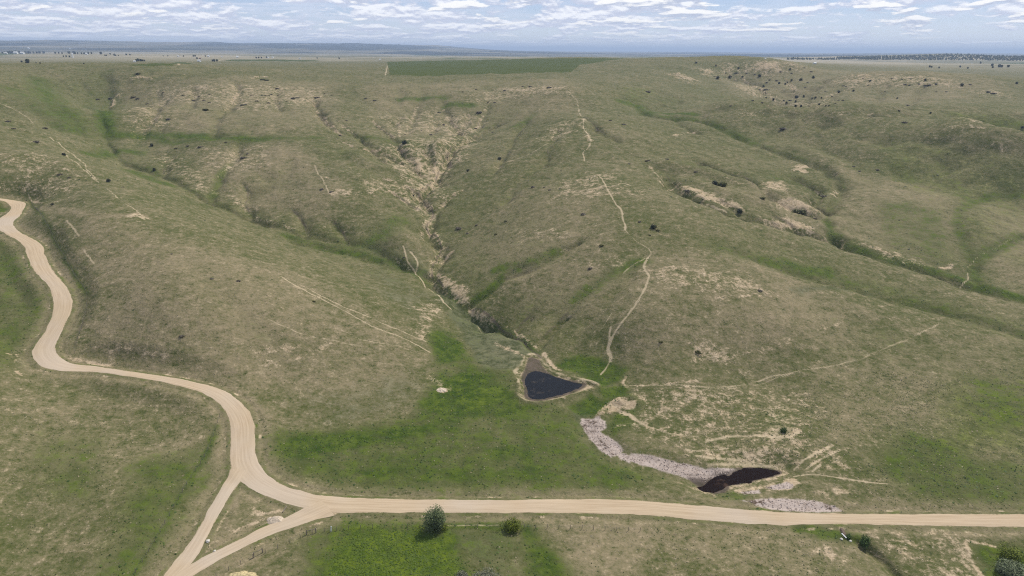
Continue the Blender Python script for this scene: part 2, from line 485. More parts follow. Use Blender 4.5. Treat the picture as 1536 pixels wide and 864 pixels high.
for amp, hw, pts in CARVE:
    P = catmull(ground(pts), 5)
    hw = max(hw, 0.0065 * np.hypot(P[:, 0], P[:, 1]).mean())
    s0, s1 = window(P[:, 0].min() - 5 * hw, P[:, 0].max() + 5 * hw, P[:, 1].min() - 5 * hw, P[:, 1].max() + 5 * hw)
    x = X[s0, s1]; y = Y[s0, s1]
    wx = x + 2.2 * pnoise(x / 9, y / 9, 3) * min(hw / 4, 2); wy = y + 2.2 * pnoise(x / 9, y / 9, 4) * min(hw / 4, 2)
    d, _ = line_dist(P, wx, wy)
    n = 1 + 0.5 * pnoise(x / 25, y / 25, 9)
    Z[s0, s1] -= amp * (0.85 * np.exp(-(d / hw) ** 2 * 2.0) + 0.45 * np.exp(-(d / (2.4 * hw)) ** 2)) * n
for amp, hw, pts in RAISE:
    P = catmull(ground(pts), 5)
    s0, s1 = window(P[:, 0].min() - 4 * hw, P[:, 0].max() + 4 * hw, P[:, 1].min() - 4 * hw, P[:, 1].max() + 4 * hw)
    x = X[s0, s1]; y = Y[s0, s1]
    d, _ = line_dist(P, x, y)
    Z[s0, s1] += amp * np.exp(-(d / hw) ** 2)

# rolling and rough ground at every distance
famp = sstep(140, 420, RR)
Z += famp * sstep(9000, 1500, RR) * (2.4 * fbm(X / 95, Y / 95, 3, 21) + 1.0 * fbm(X / 30, Y / 30, 3, 22, ridged=True) * sstep(250, 600, RR))
Z += (0.35 + 0.35 * sstep(250, 600, RR)) * fbm(X / 14, Y / 14, 3, 23) + 0.10 * pnoise(X / 3.1, Y / 3.1, 24)
Z += sstep(2000, 4500, RR) * (11.0 * fbm(X / 1300, Y / 800, 4, 31))
Z += sstep(8500, 14000, RR) * sstep(50000, 26000, RR) * 58.0 * fbm(X / 3800, Y / 3000, 5, 33, 0.55, ridged=True) * np.clip((Z - 90) / 90, 0.05, 1)

# water runs: route rain over the hills, cut rills where it gathers
EX0, EX1, EY0, EY1, EC = -850.0, 950.0, 190.0, 1400.0, 3.0
ex = np.arange(EX0, EX1, EC); ey = np.arange(EY0, EY1, EC)
EXX, EYY = np.meshgrid(ex, ey)
E = sample(Z, EXX, EYY) + rng.normal(0, 0.04, EXX.shape)
ny, nx = E.shape


def flow(E):
    F = E.copy().ravel()
    n = ny * nx
    done = np.zeros(n, bool)
    parent = np.full(n, -1)
    heap = []
    for i in range(ny):
        for j in (0, nx - 1):
            heap.append((F[i * nx + j], i * nx + j)); done[i * nx + j] = True
    for j in range(nx):
        for i in (0, ny - 1):
            if not done[i * nx + j]:
                heap.append((F[i * nx + j], i * nx + j)); done[i * nx + j] = True
    heapq.heapify(heap)
    order = []
    nb = (-1, 1, -nx, nx, -nx - 1, -nx + 1, nx - 1, nx + 1)
    Fl = F.tolist(); dl = done.tolist(); pl = parent.tolist()
    while heap:
        z, k = heapq.heappop(heap)
        order.append(k)
        c = k % nx; r = k // nx
        if c == 0 or c == nx - 1 or r == 0 or r == ny - 1:
            if pl[k] == -1 and (r == 0 or r == ny - 1 or c == 0 or c == nx - 1):
                pass
        for o in nb:
            q = k + o
            if q < 0 or q >= n or dl[q] or abs(q % nx - c) > 1:
                continue
            dl[q] = True; pl[q] = k
            heapq.heappush(heap, (max(Fl[q], z + 1e-4), q))
    A = [1.0] * n
    for k in reversed(order):
        p = pl[k]
        if p >= 0:
            A[p] += A[k]
    return np.array(A).reshape(ny, nx)


ACC = flow(E)


def blur(F, n):
    for _ in range(n):
        F = (F + np.roll(F, 1, 0) + np.roll(F, -1, 0)) / 3
        F = (F + np.roll(F, 1, 1) + np.roll(F, -1, 1)) / 3
    return F


LA = np.clip(np.log(ACC) - 2.4, 0, 2.6)
rill = blur(LA, 1)
rill_wide = blur(LA, 5)


def egrid(F, x, y):
    a = np.clip((x - EX0) / EC, 0, nx - 1.001); b = np.clip((y - EY0) / EC, 0, ny - 1.001)
    i = b.astype(int); j = a.astype(int); fb = b - i; fa = a - j
    return (F[i, j] * (1 - fa) + F[i, j + 1] * fa) * (1 - fb) + (F[i + 1, j] * (1 - fa) + F[i + 1, j + 1] * fa) * fb


inside = sstep(EX0, EX0 + 90, X) * sstep(EX1, EX1 - 90, X) * sstep(EY0, EY0 + 90, Y) * sstep(EY1, EY1 - 150, Y)
wx = X + 2.0 * pnoise(X / 11, Y / 11, 41); wy = Y + 2.0 * pnoise(X / 11, Y / 11, 42)
RILL = egrid(rill, wx, wy) * inside
RILLW = egrid(rill_wide, wx, wy) * inside
gx = np.hypot(*np.gradient(E, EC))
slope_s = egrid(blur(gx, 3), X, Y)
cutk = np.clip(slope_s * 4.0, 0.15, 1.3)
Z -= (1.0 * RILL + 0.8 * RILLW) * cutk

# ------------------------------------------------------------------ roads: cross sections (outer edge, inner edge) in picture points
ROAD_MAIN = [((-60,291),(-60,303)),((-25,292),(-25,303)),((0,294),(0,303)),((22,297),(10,306)),((36,302),(16,311)),((37,310),(16,316)),((28,321),(8,322)),((20,331),(-3,330)),((20,337),(-5,342)),((31,347),(10,353)),((50,355),(26,362)),((63,365),(37,373)),((67,381),(42,387)),((79,402),(51,407)),((98,428),(72,430)),((106,442),(79,447)),((107,460),(81,462)),((100,482),(74,487)),((90,503),(61,508)),((83,519),(49,524)),((86,530),(50,537)),((95,538),(64,550)),((112,544),(90,557)),((150,550),(142,562)),((200,554),(195,566)),((245,561),(235,573)),((285,568),(270,580)),((325,580),(305,592)),((352,596),(328,606)),((372,616),(341,623)),((382,640),(346,641)),((382,665),(346,668)),((386,690),(346,700)),((400,711),(360,722)),((423,727),(388,739)),((452,737),(422,753)),((482,743),(460,763)),((520,746),(504,769)),((562,748),(556,769)),((640,749),(640,769)),((760,749),(760,769)),((860,749),(860,770)),((960,752),(960,773)),((1060,760),(1060,780)),((1160,766),(1160,786)),((1250,770),(1250,789)),((1400,771),(1400,790)),((1536,771),(1536,791)),((1620,771),(1620,791)),((1720,771),(1720,791)),((1810,771),(1810,791)),((1890,771),(1890,791))]
ROAD_WEST = [((350,698),(372,712)),((344,712),(362,722)),((335,727),(353,733)),((318,755),(337,757)),((301,786),(318,791)),((285,812),(303,818)),((264,838),(287,844)),((243,864),(265,868)),((205,905),(230,908)),((160,950),(190,955))]
ROAD_EAST = [((470,752),(512,768)),((450,765),(482,777)),((425,777),(448,788)),((390,794),(405,803)),((350,813),(362,824)),((315,830),(325,842)),((285,846),(292,862)),((258,864),(262,882)),((220,890),(230,905))]


def road_path(sec, n=7):
    A = catmull(ground([s[0] for s in sec]), n); B = catmull(ground([s[1] for s in sec]), n)
    Cn = (A + B) / 2
    hw = np.hypot(*(A - B).T) / 2
    T = np.gradient(Cn, axis=0); T /= np.hypot(*T.T)[:, None] + 1e-9
    Nn = np.stack([T[:, 1], -T[:, 0]], 1)
    perp = np.abs(((A - B) / 2 * Nn).sum(1))          # width across the road, not along the cut
    for _ in range(5):
        perp[1:-1] = (perp[:-2] + perp[1:-1] + perp[2:]) / 3
    return Cn, Nn, perp


ROADS = []
for name, sec, lift in (('gravel_road', ROAD_MAIN, 0.10), ('gravel_track_west', ROAD_WEST, 0.125), ('gravel_track_east', ROAD_EAST, 0.15)):
    Cn, Nn, hw = road_path(sec)
    zc = sample(Z, Cn[:, 0], Cn[:, 1])
    for _ in range(60):
        zc[1:-1] = (zc[:-2] + zc[1:-1] + zc[2:]) / 3
    # stay close to the sight line: remember the height, level the land to it
    x0, x1, y0, y1 = Cn[:, 0].min() - 22, Cn[:, 0].max() + 22, Cn[:, 1].min() - 22, Cn[:, 1].max() + 22
    s0, s1 = window(x0, x1, y0, y1)
    x = X[s0, s1]; y = Y[s0, s1]
    d, zz = line_dist(Cn, x, y, zc)
    _, hh = line_dist(Cn, x, y, hw)
    e = d - hh
    zb = zz - 0.03 - 0.32 * np.exp(-((e - 2.2) / 1.1) ** 2)       # a shallow ditch along each side
    k = sstep(11, 0.8, e)
    if ROADS:                                   # a side track leaves the main road's bed alone
        dm, hm = line_dist(ROADS[0][1], x, y, ROADS[0][3])
        k = k * sstep(0.5, 7.0, dm - hm)
    Z[s0, s1] = Z[s0, s1] * (1 - k) + zb * k
    ROADS.append((name, Cn, Nn, hw, zc, lift))
for i in (1, 2):
    name, Cn, Nn, hw, zc, lift = ROADS[i]
    zc = sample(Z, Cn[:, 0], Cn[:, 1]) + 0.03
    for _ in range(12):
        zc[1:-1] = (zc[:-2] + zc[1:-1] + zc[2:]) / 3
    ROADS[i] = (name, Cn, Nn, hw, zc, lift)

# ------------------------------------------------------------------ ponds


def level(pts, z):
    out = []
    for p in pts:
        d = rays(*p)[0]
        t = (z - CAM_H) / d[2]
        out.append((d[0] * t, d[1] * t))
    return np.array(out)


POND1 = [(791,561),(804,557),(818,560),(835,566),(858,573),(873,577),(865,583),(848,590),(828,595),(808,599),(794,596),(791,585),(787,573)]
POND1_BASIN = [(790,537),(797,533),(806,536),(814,547),(828,559),(850,567),(878,574),(892,580),(884,584),(862,590),(840,597),(818,602),(800,603),(786,598),(782,592),(785,583),(781,570),(777,558),(787,549)]
POND2 = [(1050,730),(1060,728),(1068,722),(1080,716),(1096,713),(1104,706),(1121,702),(1144,703),(1161,706),(1171,710),(1157,715),(1136,719),(1118,724),(1100,727),(1092,729),(1082,734),(1070,739),(1060,736)]
PZ1, PZ2 = 2.0, -1.5
PONDS = []
for outl, basin, pz, marg in ((POND1, POND1_BASIN, PZ1, 9.0), (POND2, None, PZ2, 9.0)):
    P = level(outl, pz); P = catmull(np.vstack([P, P[:1]]), 5)[:-1]
    s0, s1 = window(P[:, 0].min() - 45, P[:, 0].max() + 45, P[:, 1].min() - 45, P[:, 1].max() + 45)
    x = X[s0, s1]; y = Y[s0, s1]
    sd_ = poly_sdf(P, x, y)
    if basin:
        B = catmull(level(basin + basin[:1], pz + 0.5), 4)[:-1]
        sb = poly_sdf(B, x, y)
        rim = 0.9 * np.exp(-((sb - 1.4) / 1.3) ** 2) * sstep(20, 10, y - P[:, 1].min())
        floor = np.where(sd_ < 0, pz - 0.08 - np.minimum(1.2, -sd_ * 0.22), pz + 0.04 + np.clip(sd_, 0, 4) * 0.05)
        k = sstep(marg, 0.0, sb)
        tgt = np.where(sb < 0, floor, pz + 0.45 + np.clip(sb, 0, 3) * 0.15)
        Z[s0, s1] = Z[s0, s1] * (1 - k) + tgt * k + rim
    else:
        k = sstep(marg, 0.0, sd_)
        tgt = np.where(sd_ < 0, pz - 0.06 - np.minimum(1.0, -sd_ * 0.2), pz + 0.03 + np.clip(sd_, 0, 6) * 0.10)
        Z[s0, s1] = Z[s0, s1] * (1 - k) + tgt * k
    PONDS.append((P, pz))
# the reed-choked creek bed above the second pond
CREEK = [(905,612),(888,628),(890,645),(905,665),(930,682),(960,690),(1000,700),(1050,712)]
P = catmull(ground(CREEK), 5)
s0, s1 = window(P[:, 0].min() - 25, P[:, 0].max() + 25, P[:, 1].min() - 25, P[:, 1].max() + 25)
d, _ = line_dist(P, X[s0, s1], Y[s0, s1])
Z[s0, s1] -= 1.2 * sstep(9.0, 3.0, d)

# ------------------------------------------------------------------ ground cover, painted where it grows
NAMES = ['lush', 'bright', 'bare', 'trail', 'dry', 'sage', 'crust', 'dark', 'field', 'tuft']
A = {k: np.zeros(X.shape, np.float32) for k in NAMES}
WX1 = 2.4 * fbm(X / 13, Y / 13, 3, 51); WY1 = 2.4 * fbm(X / 13, Y / 13, 3, 52)
WX2 = 0.5 * pnoise(X / 3.5, Y / 3.5, 53); WY2 = 0.5 * pnoise(X / 3.5, Y / 3.5, 54)


def put(attr, s0, s1, m):
    A[attr][s0, s1] = np.maximum(A[attr][s0, s1], m)


def paint_line(attr, w, k, pts, soft=None, warp=0.4):
    P = catmull(ground(pts), 4)
    if attr == 'trail' and np.hypot(P[:, 0], P[:, 1]).mean() > 450:
        w *= 0.7; k *= 0.85
    if attr == 'trail':
        w *= 0.62; k *= 1.0
    elif attr == 'bare':
        w *= 0.75
    soft = soft if soft is not None else w * 1.2 + 0.12
    g = w + soft + 3
    s0, s1 = window(P[:, 0].min() - g, P[:, 0].max() + g, P[:, 1].min() - g, P[:, 1].max() + g)
    x = X[s0, s1] + warp * (WX1[s0, s1] + WX2[s0, s1]); y = Y[s0, s1] + warp * (WY1[s0, s1] + WY2[s0, s1])
    d, _ = line_dist(P, x, y)
    m = k * sstep(w + soft, max(w - soft, 0) * 0.6, d)
    if attr in ('trail', 'bare'):
        m = m * ((1.0 + 0.45 * pnoise(x / 7, y / 7, 57)) if attr == 'trail' else (0.85 + 0.8 * pnoise(x / 7, y / 7, 57) + 0.3 * pnoise(x / 2, y / 2, 58)))
    put(attr, s0, s1, m)


def paint_poly(attr, k, pts, soft=4.0, warp=1.0):
    P = ground(pts)
    far = np.hypot(P[:, 0], P[:, 1]).mean() / 250.0
    soft = soft * max(1.0, far * 0.6)
    g = soft + 8 * max(far, 1)
    s0, s1 = window(P[:, 0].min() - g, P[:, 0].max() + g, P[:, 1].min() - g, P[:, 1].max() + g)
    x = X[s0, s1] + warp * far * (WX1[s0, s1] + WX2[s0, s1]); y = Y[s0, s1] + warp * far * (WY1[s0, s1] + WY2[s0, s1])
    put(attr, s0, s1, k * sstep(soft, -soft, poly_sdf(P, x, y)))


LINES = [
 ('trail',.9,.8,[(1062,662),(1090,655),(1130,653),(1175,657)]),('trail',.8,.75,[(1168,660),(1185,655),(1198,647)]),('trail',.9,.8,[(928,616),(945,624),(962,635)]),('trail',.5,.5,[(962,635),(1000,648),(1055,657)]),
 ('trail',.6,.8,[(1190,703),(1215,686),(1248,669)]),('trail',.5,.7,[(1210,703),(1240,686),(1258,676)]),('trail',.8,.6,[(1045,684),(1080,688),(1110,692)]),('trail',1.,.6,[(1060,698),(1120,698),(1160,701)]),('trail',.5,.6,[(1035,676),(1065,675),(1090,672)]),
 ('dark',.7,.6,[(700,458),(745,487),(790,517),(812,538)]),('bare',.8,.8,[(748,484),(770,496),(790,508),(806,522)]),('lush',1.5,.7,[(740,486),(775,507),(805,530)]),
 ('trail',3,1,[(268,97.6),(278,94.9),(288,92.7),(298,91.9)]),('trail',4,.9,[(324,92.5),(330,90),(336,88.8),(350,88.2)]),
 # pale cattle trails and scars
 ('trail',.7,1,[(850,135),(858,143),(866,152),(868,166),(872,174)]),('trail',.8,1,[(878,178),(875,190),(882,202),(886,212),(882,222),(875,230),(877,242)]),('bare',2.5,.8,[(878,178),(875,190),(882,202),(887,214)]),
 ('trail',.55,1,[(900,265),(910,281),(920,298),(930,314),(935,330),(938,345)]),('trail',.3,.6,[(938,345),(955,362),(972,372),(977,382)]),
 ('trail',.50,1,[(976,382),(969,392),(967,402),(973,412),(970,425),(962,442),(952,458),(938,478),(925,495),(917,508)]),('trail',.85,1,[(917,508),(911,522),(917,533),(916,542)]),('trail',.3,.8,[(916,542),(908,553),(900,562)]),
 ('trail',.4,.7,[(917,490),(914,505),(911,520)]),('trail',.25,.6,[(918,470),(908,485),(900,497)]),('trail',.3,.6,[(968,388),(950,397),(935,410)]),
 ('trail',.32,.62,[(940,578),(985,577),(1040,580),(1090,580),(1130,574),(1160,565),(1200,556),(1260,546),(1300,534),(1340,518),(1380,500),(1412,484)]),('trail',.25,.5,[(1060,583),(1120,580),(1160,570),(1190,560)]),
 ('trail',.35,.9,[(422,415),(450,432),(480,447),(510,463),(540,480),(565,492),(590,502),(620,515),(645,528)]),('trail',.3,.8,[(450,428),(485,445),(520,462),(550,474),(580,488),(610,500),(640,512)]),('trail',.25,.6,[(510,495),(550,510),(590,518),(620,526)]),
 ('trail',.25,.6,[(400,478),(430,492),(470,505),(520,515),(560,520)]),
 ('trail',.9,.9,[(75,206),(90,216),(103,228),(115,237),(125,245)]),('trail',.6,.9,[(95,228),(108,240),(120,248),(132,260),(145,272)]),('trail',.6,.8,[(118,238),(130,252),(140,264),(150,275)]),('trail',.4,.6,[(158,282),(180,300),(200,312),(216,328)]),
 ('trail',.9,.8,[(0,155),(20,163),(35,172),(50,185)]),('trail',.7,.9,[(472,248),(478,262),(486,272),(490,280),(494,290)]),('bare',1.2,.7,[(480,265),(500,268)]),
 ('trail',.55,.9,[(190,326),(200,322),(210,326),(216,329)]),('bare',2.2,.9,[(190,325),(205,322),(214,326)]),
 ('trail',.4,.7,[(100,330),(112,345),(120,356)]),('trail',.4,.8,[(125,375),(135,388),(143,396)]),
 ('trail',.5,.9,[(605,368),(608,382),(612,395),(622,408)]),('trail',.5,.9,[(615,378),(624,388),(626,398),(622,410)]),('trail',.5,.9,[(622,410),(635,425),(648,437),(665,452),(675,462)]),
 ('trail',.4,.8,[(1218,707),(1232,698)]),('bare',.8,1,[(1190,703),(1200,695),(1215,686),(1230,678),(1248,668)]),('bare',.7,.9,[(1208,704),(1225,694),(1240,686),(1258,674)]),
 ('trail',.3,.8,[(1188,714),(1230,713),(1280,720),(1330,727)]),('trail',.6,1,[(1030,299),(1060,308),(1090,318)]),
 ('trail',.4,.7,[(1440,432),(1450,420),(1452,410)]),('trail',.35,.6,[(1440,400),(1470,382),(1500,368),(1536,352)]),('trail',.3,.5,[(1300,387),(1350,405),(1400,420),(1440,430)]),
 ('trail',.35,.6,[(600,200),(604,190),(610,183)]),('bare',1.5,.9,[(598,205),(600,195),(598,185)]),('trail',1.2,.9,[(708,196),(720,190),(732,183)]),
 ('trail',1.6,.7,[(742,250),(770,240),(800,228),(830,215),(855,206)]),('trail',1.,.6,[(870,98),(890,105),(920,112),(960,114),(985,118)]),
 ('trail',2.2,.9,[(578,113),(580,103),(583,93)]),('bare',2.5,.8,[(500,290),(530,291),(560,287)]),
 ('trail',.4,.9,[(41,290),(47,300),(52,305)]),('bare',.7,.9,[(45,296),(52,303),(64,305)]),
 ('bare',.9,1,[(105,537),(120,541),(145,546),(165,549)]),('bare',.5,.9,[(118,505),(122,512),(130,517)]),('bare',.5,.9,[(130,515),(138,518),(143,526)]),
 ('bare',.7,.9,[(40,525),(28,535),(23,548),(26,560),(40,570)]),('bare',.4,.8,[(14,530),(25,532),(38,525)]),
 # bare banks
 ('bare',1.6,1,[(690,452),(705,465),(722,474),(738,480)]),('bare',1.5,1,[(655,412),(668,420),(680,430)]),('bare',1.2,.9,[(660,395),(672,385),(680,376)]),('bare',3,1,[(645,213),(660,209),(672,212),(680,216)]),
 ('bare',1.2,.9,[(745,515),(760,522),(785,535)]),('bare',1.,1,[(815,530),(826,546),(840,556)]),('bare',3,.7,[(280,150),(300,140)]),('bare',3.,1,[(380,117),(392,115),(402,117)]),('bare',3.2,1,[(200,118),(215,115),(225,118)]),
 ('bare',2.2,.9,[(357,140),(352,148),(345,155)]),('bare',2.2,.9,[(300,140),(286,142)]),('bare',2.5,.9,[(168,160),(172,150),(180,144)]),
 ('bare',2.2,.55,[(630,505),(645,480),(652,462)]),('bare',1.4,.9,[(975,250),(985,262),(992,275),(1010,285)]),
 ('bare',1.2,.9,[(925,615),(940,620),(960,633),(985,645)]),('bare',1.3,.75,[(985,645),(1020,652),(1060,656)]),('bare',.9,.8,[(920,640),(940,637)]),
 ('bare',1.3,1.,[(1062,660),(1090,653),(1130,652),(1170,656)]),('bare',1.5,1,[(1165,660),(1185,655),(1198,646)]),
 ('bare',.8,.9,[(1450,812),(1452,825),(1460,842),(1472,862)]),('bare',.7,.9,[(1452,812),(1475,815),(1495,820)]),
 ('bare',.9,.8,[(940,565),(935,575),(942,580)]),('bare',.6,.8,[(955,578),(1010,575),(1045,572)]),('bare',1.4,.45,[(1060,545),(1120,530),(1180,512),(1230,495),(1290,475)]),
 ('bare',1.6,.5,[(350,527),(400,525),(440,520)]),('bare',1.6,.55,[(400,545),(440,538),(490,520)]),('bare',2.5,.6,[(1010,205),(1040,200)]),
 ('bare',.7,.9,[(372,760),(395,770),(420,765)]),('bare',.6,.8,[(340,805),(370,790),(400,778)]),
 # drier strips
 ('dry',2.5,1,[(60,312),(110,318),(160,324),(212,323)]),('dry',6,.8,[(860,360),(870,320),(900,285)]),
 # lush valley floors and seeps
 ('lush',2,.55,GULLY_MAIN),('dark',.6,.5,GULLY_MAIN[3:14]),('lush',2.,.42,GULLY_LEFT),('lush',3.2,.75,GULLY_RIGHT[:9]),('lush',2.5,.42,GULLY_RIGHT[8:]),
 ('lush',4,.6,[(430,352),(470,366),(510,377),(560,388),(600,402),(640,425)]),('lush',6,.8,[(175,203),(240,202),(300,204),(360,207),(400,208)]),('lush',4,.5,[(400,208),(440,207),(480,206)]),
 ('lush',8,.8,[(150,167),(160,185),(168,203)]),('lush',6,.7,[(135,233),(155,232),(180,226),(210,230)]),('lush',7,.75,[(200,258),(225,268),(250,275)]),('lush',5,.7,[(230,205),(270,214),(320,210)]),
 ('lush',16,.6,[(60,120),(75,145),(90,170),(105,190)]),('lush',12,.45,[(0,128),(40,145),(70,165)]),
 ('lush',5,.6,[(1130,216),(1105,205),(1080,192),(1055,185)]),('lush',5,.6,[(1040,180),(1005,176),(975,172)]),('lush',9,.7,[(975,170),(955,160),(930,152)]),('lush',4,.9,[(985,169),(1020,170),(1045,173)]),
 ('lush',7,.7,[(600,150),(640,147),(665,147)]),('lush',7,.9,[(675,157),(705,158)]),('lush',3.5,.6,[(1532,292),(1480,297),(1448,310),(1436,335),(1448,370),(1462,400),(1464,425)]),('lush',4,.6,[(1462,400),(1475,384),(1505,368),(1536,355)]),
 ('lush',7,.42,[(1080,372),(1150,392),(1250,418),(1350,446),(1450,475),(1550,505)]),('lush',4,.7,[(745,405),(780,398),(815,385),(830,378)]),('lush',4,.65,[(960,392),(920,410),(890,430),(868,448)]),
 ('lush',2.4,.8,[(705,455),(720,445),(738,432),(752,416)]),('lush',5,.6,[(770,190),(790,180),(800,172)]),('lush',3,.7,[(318,298),(324,285),(332,262),(345,248)]),
 ('lush',6,.5,[(540,210),(600,215),(640,225)]),('lush',7,.5,[(490,370),(560,360),(600,330)]),('lush',6,.7,[(1240,410),(1200,402),(1150,392)]),
 ('dark',.9,.45,[(41,285),(60,320),(85,365),(110,410),(130,440),(126,480),(112,520)]),('lush',.8,.7,[(41,285),(60,320),(85,365),(110,410),(130,440)]),('bright',2,.35,[(115,420),(128,450),(118,480)]),
 ('lush',1.4,.7,[(325,640),(310,680),(285,720),(262,760),(240,800),(222,830),(200,864)]),('dark',.5,.35,[(325,640),(310,680),(285,720),(262,760),(240,800),(222,830),(200,864)]),
 ('lush',1.5,.8,[(640,787),(700,790),(760,788)]),('trail',.35,.4,[(645,787),(690,789),(750,787)]),('dark',1.3,.32,CREEK_SOUTH),
 ('lush',2,.8,[(1200,792),(1230,797),(1262,803)]),
 ('sage',7,.5,[(560,375),(600,392),(640,412)]),
]
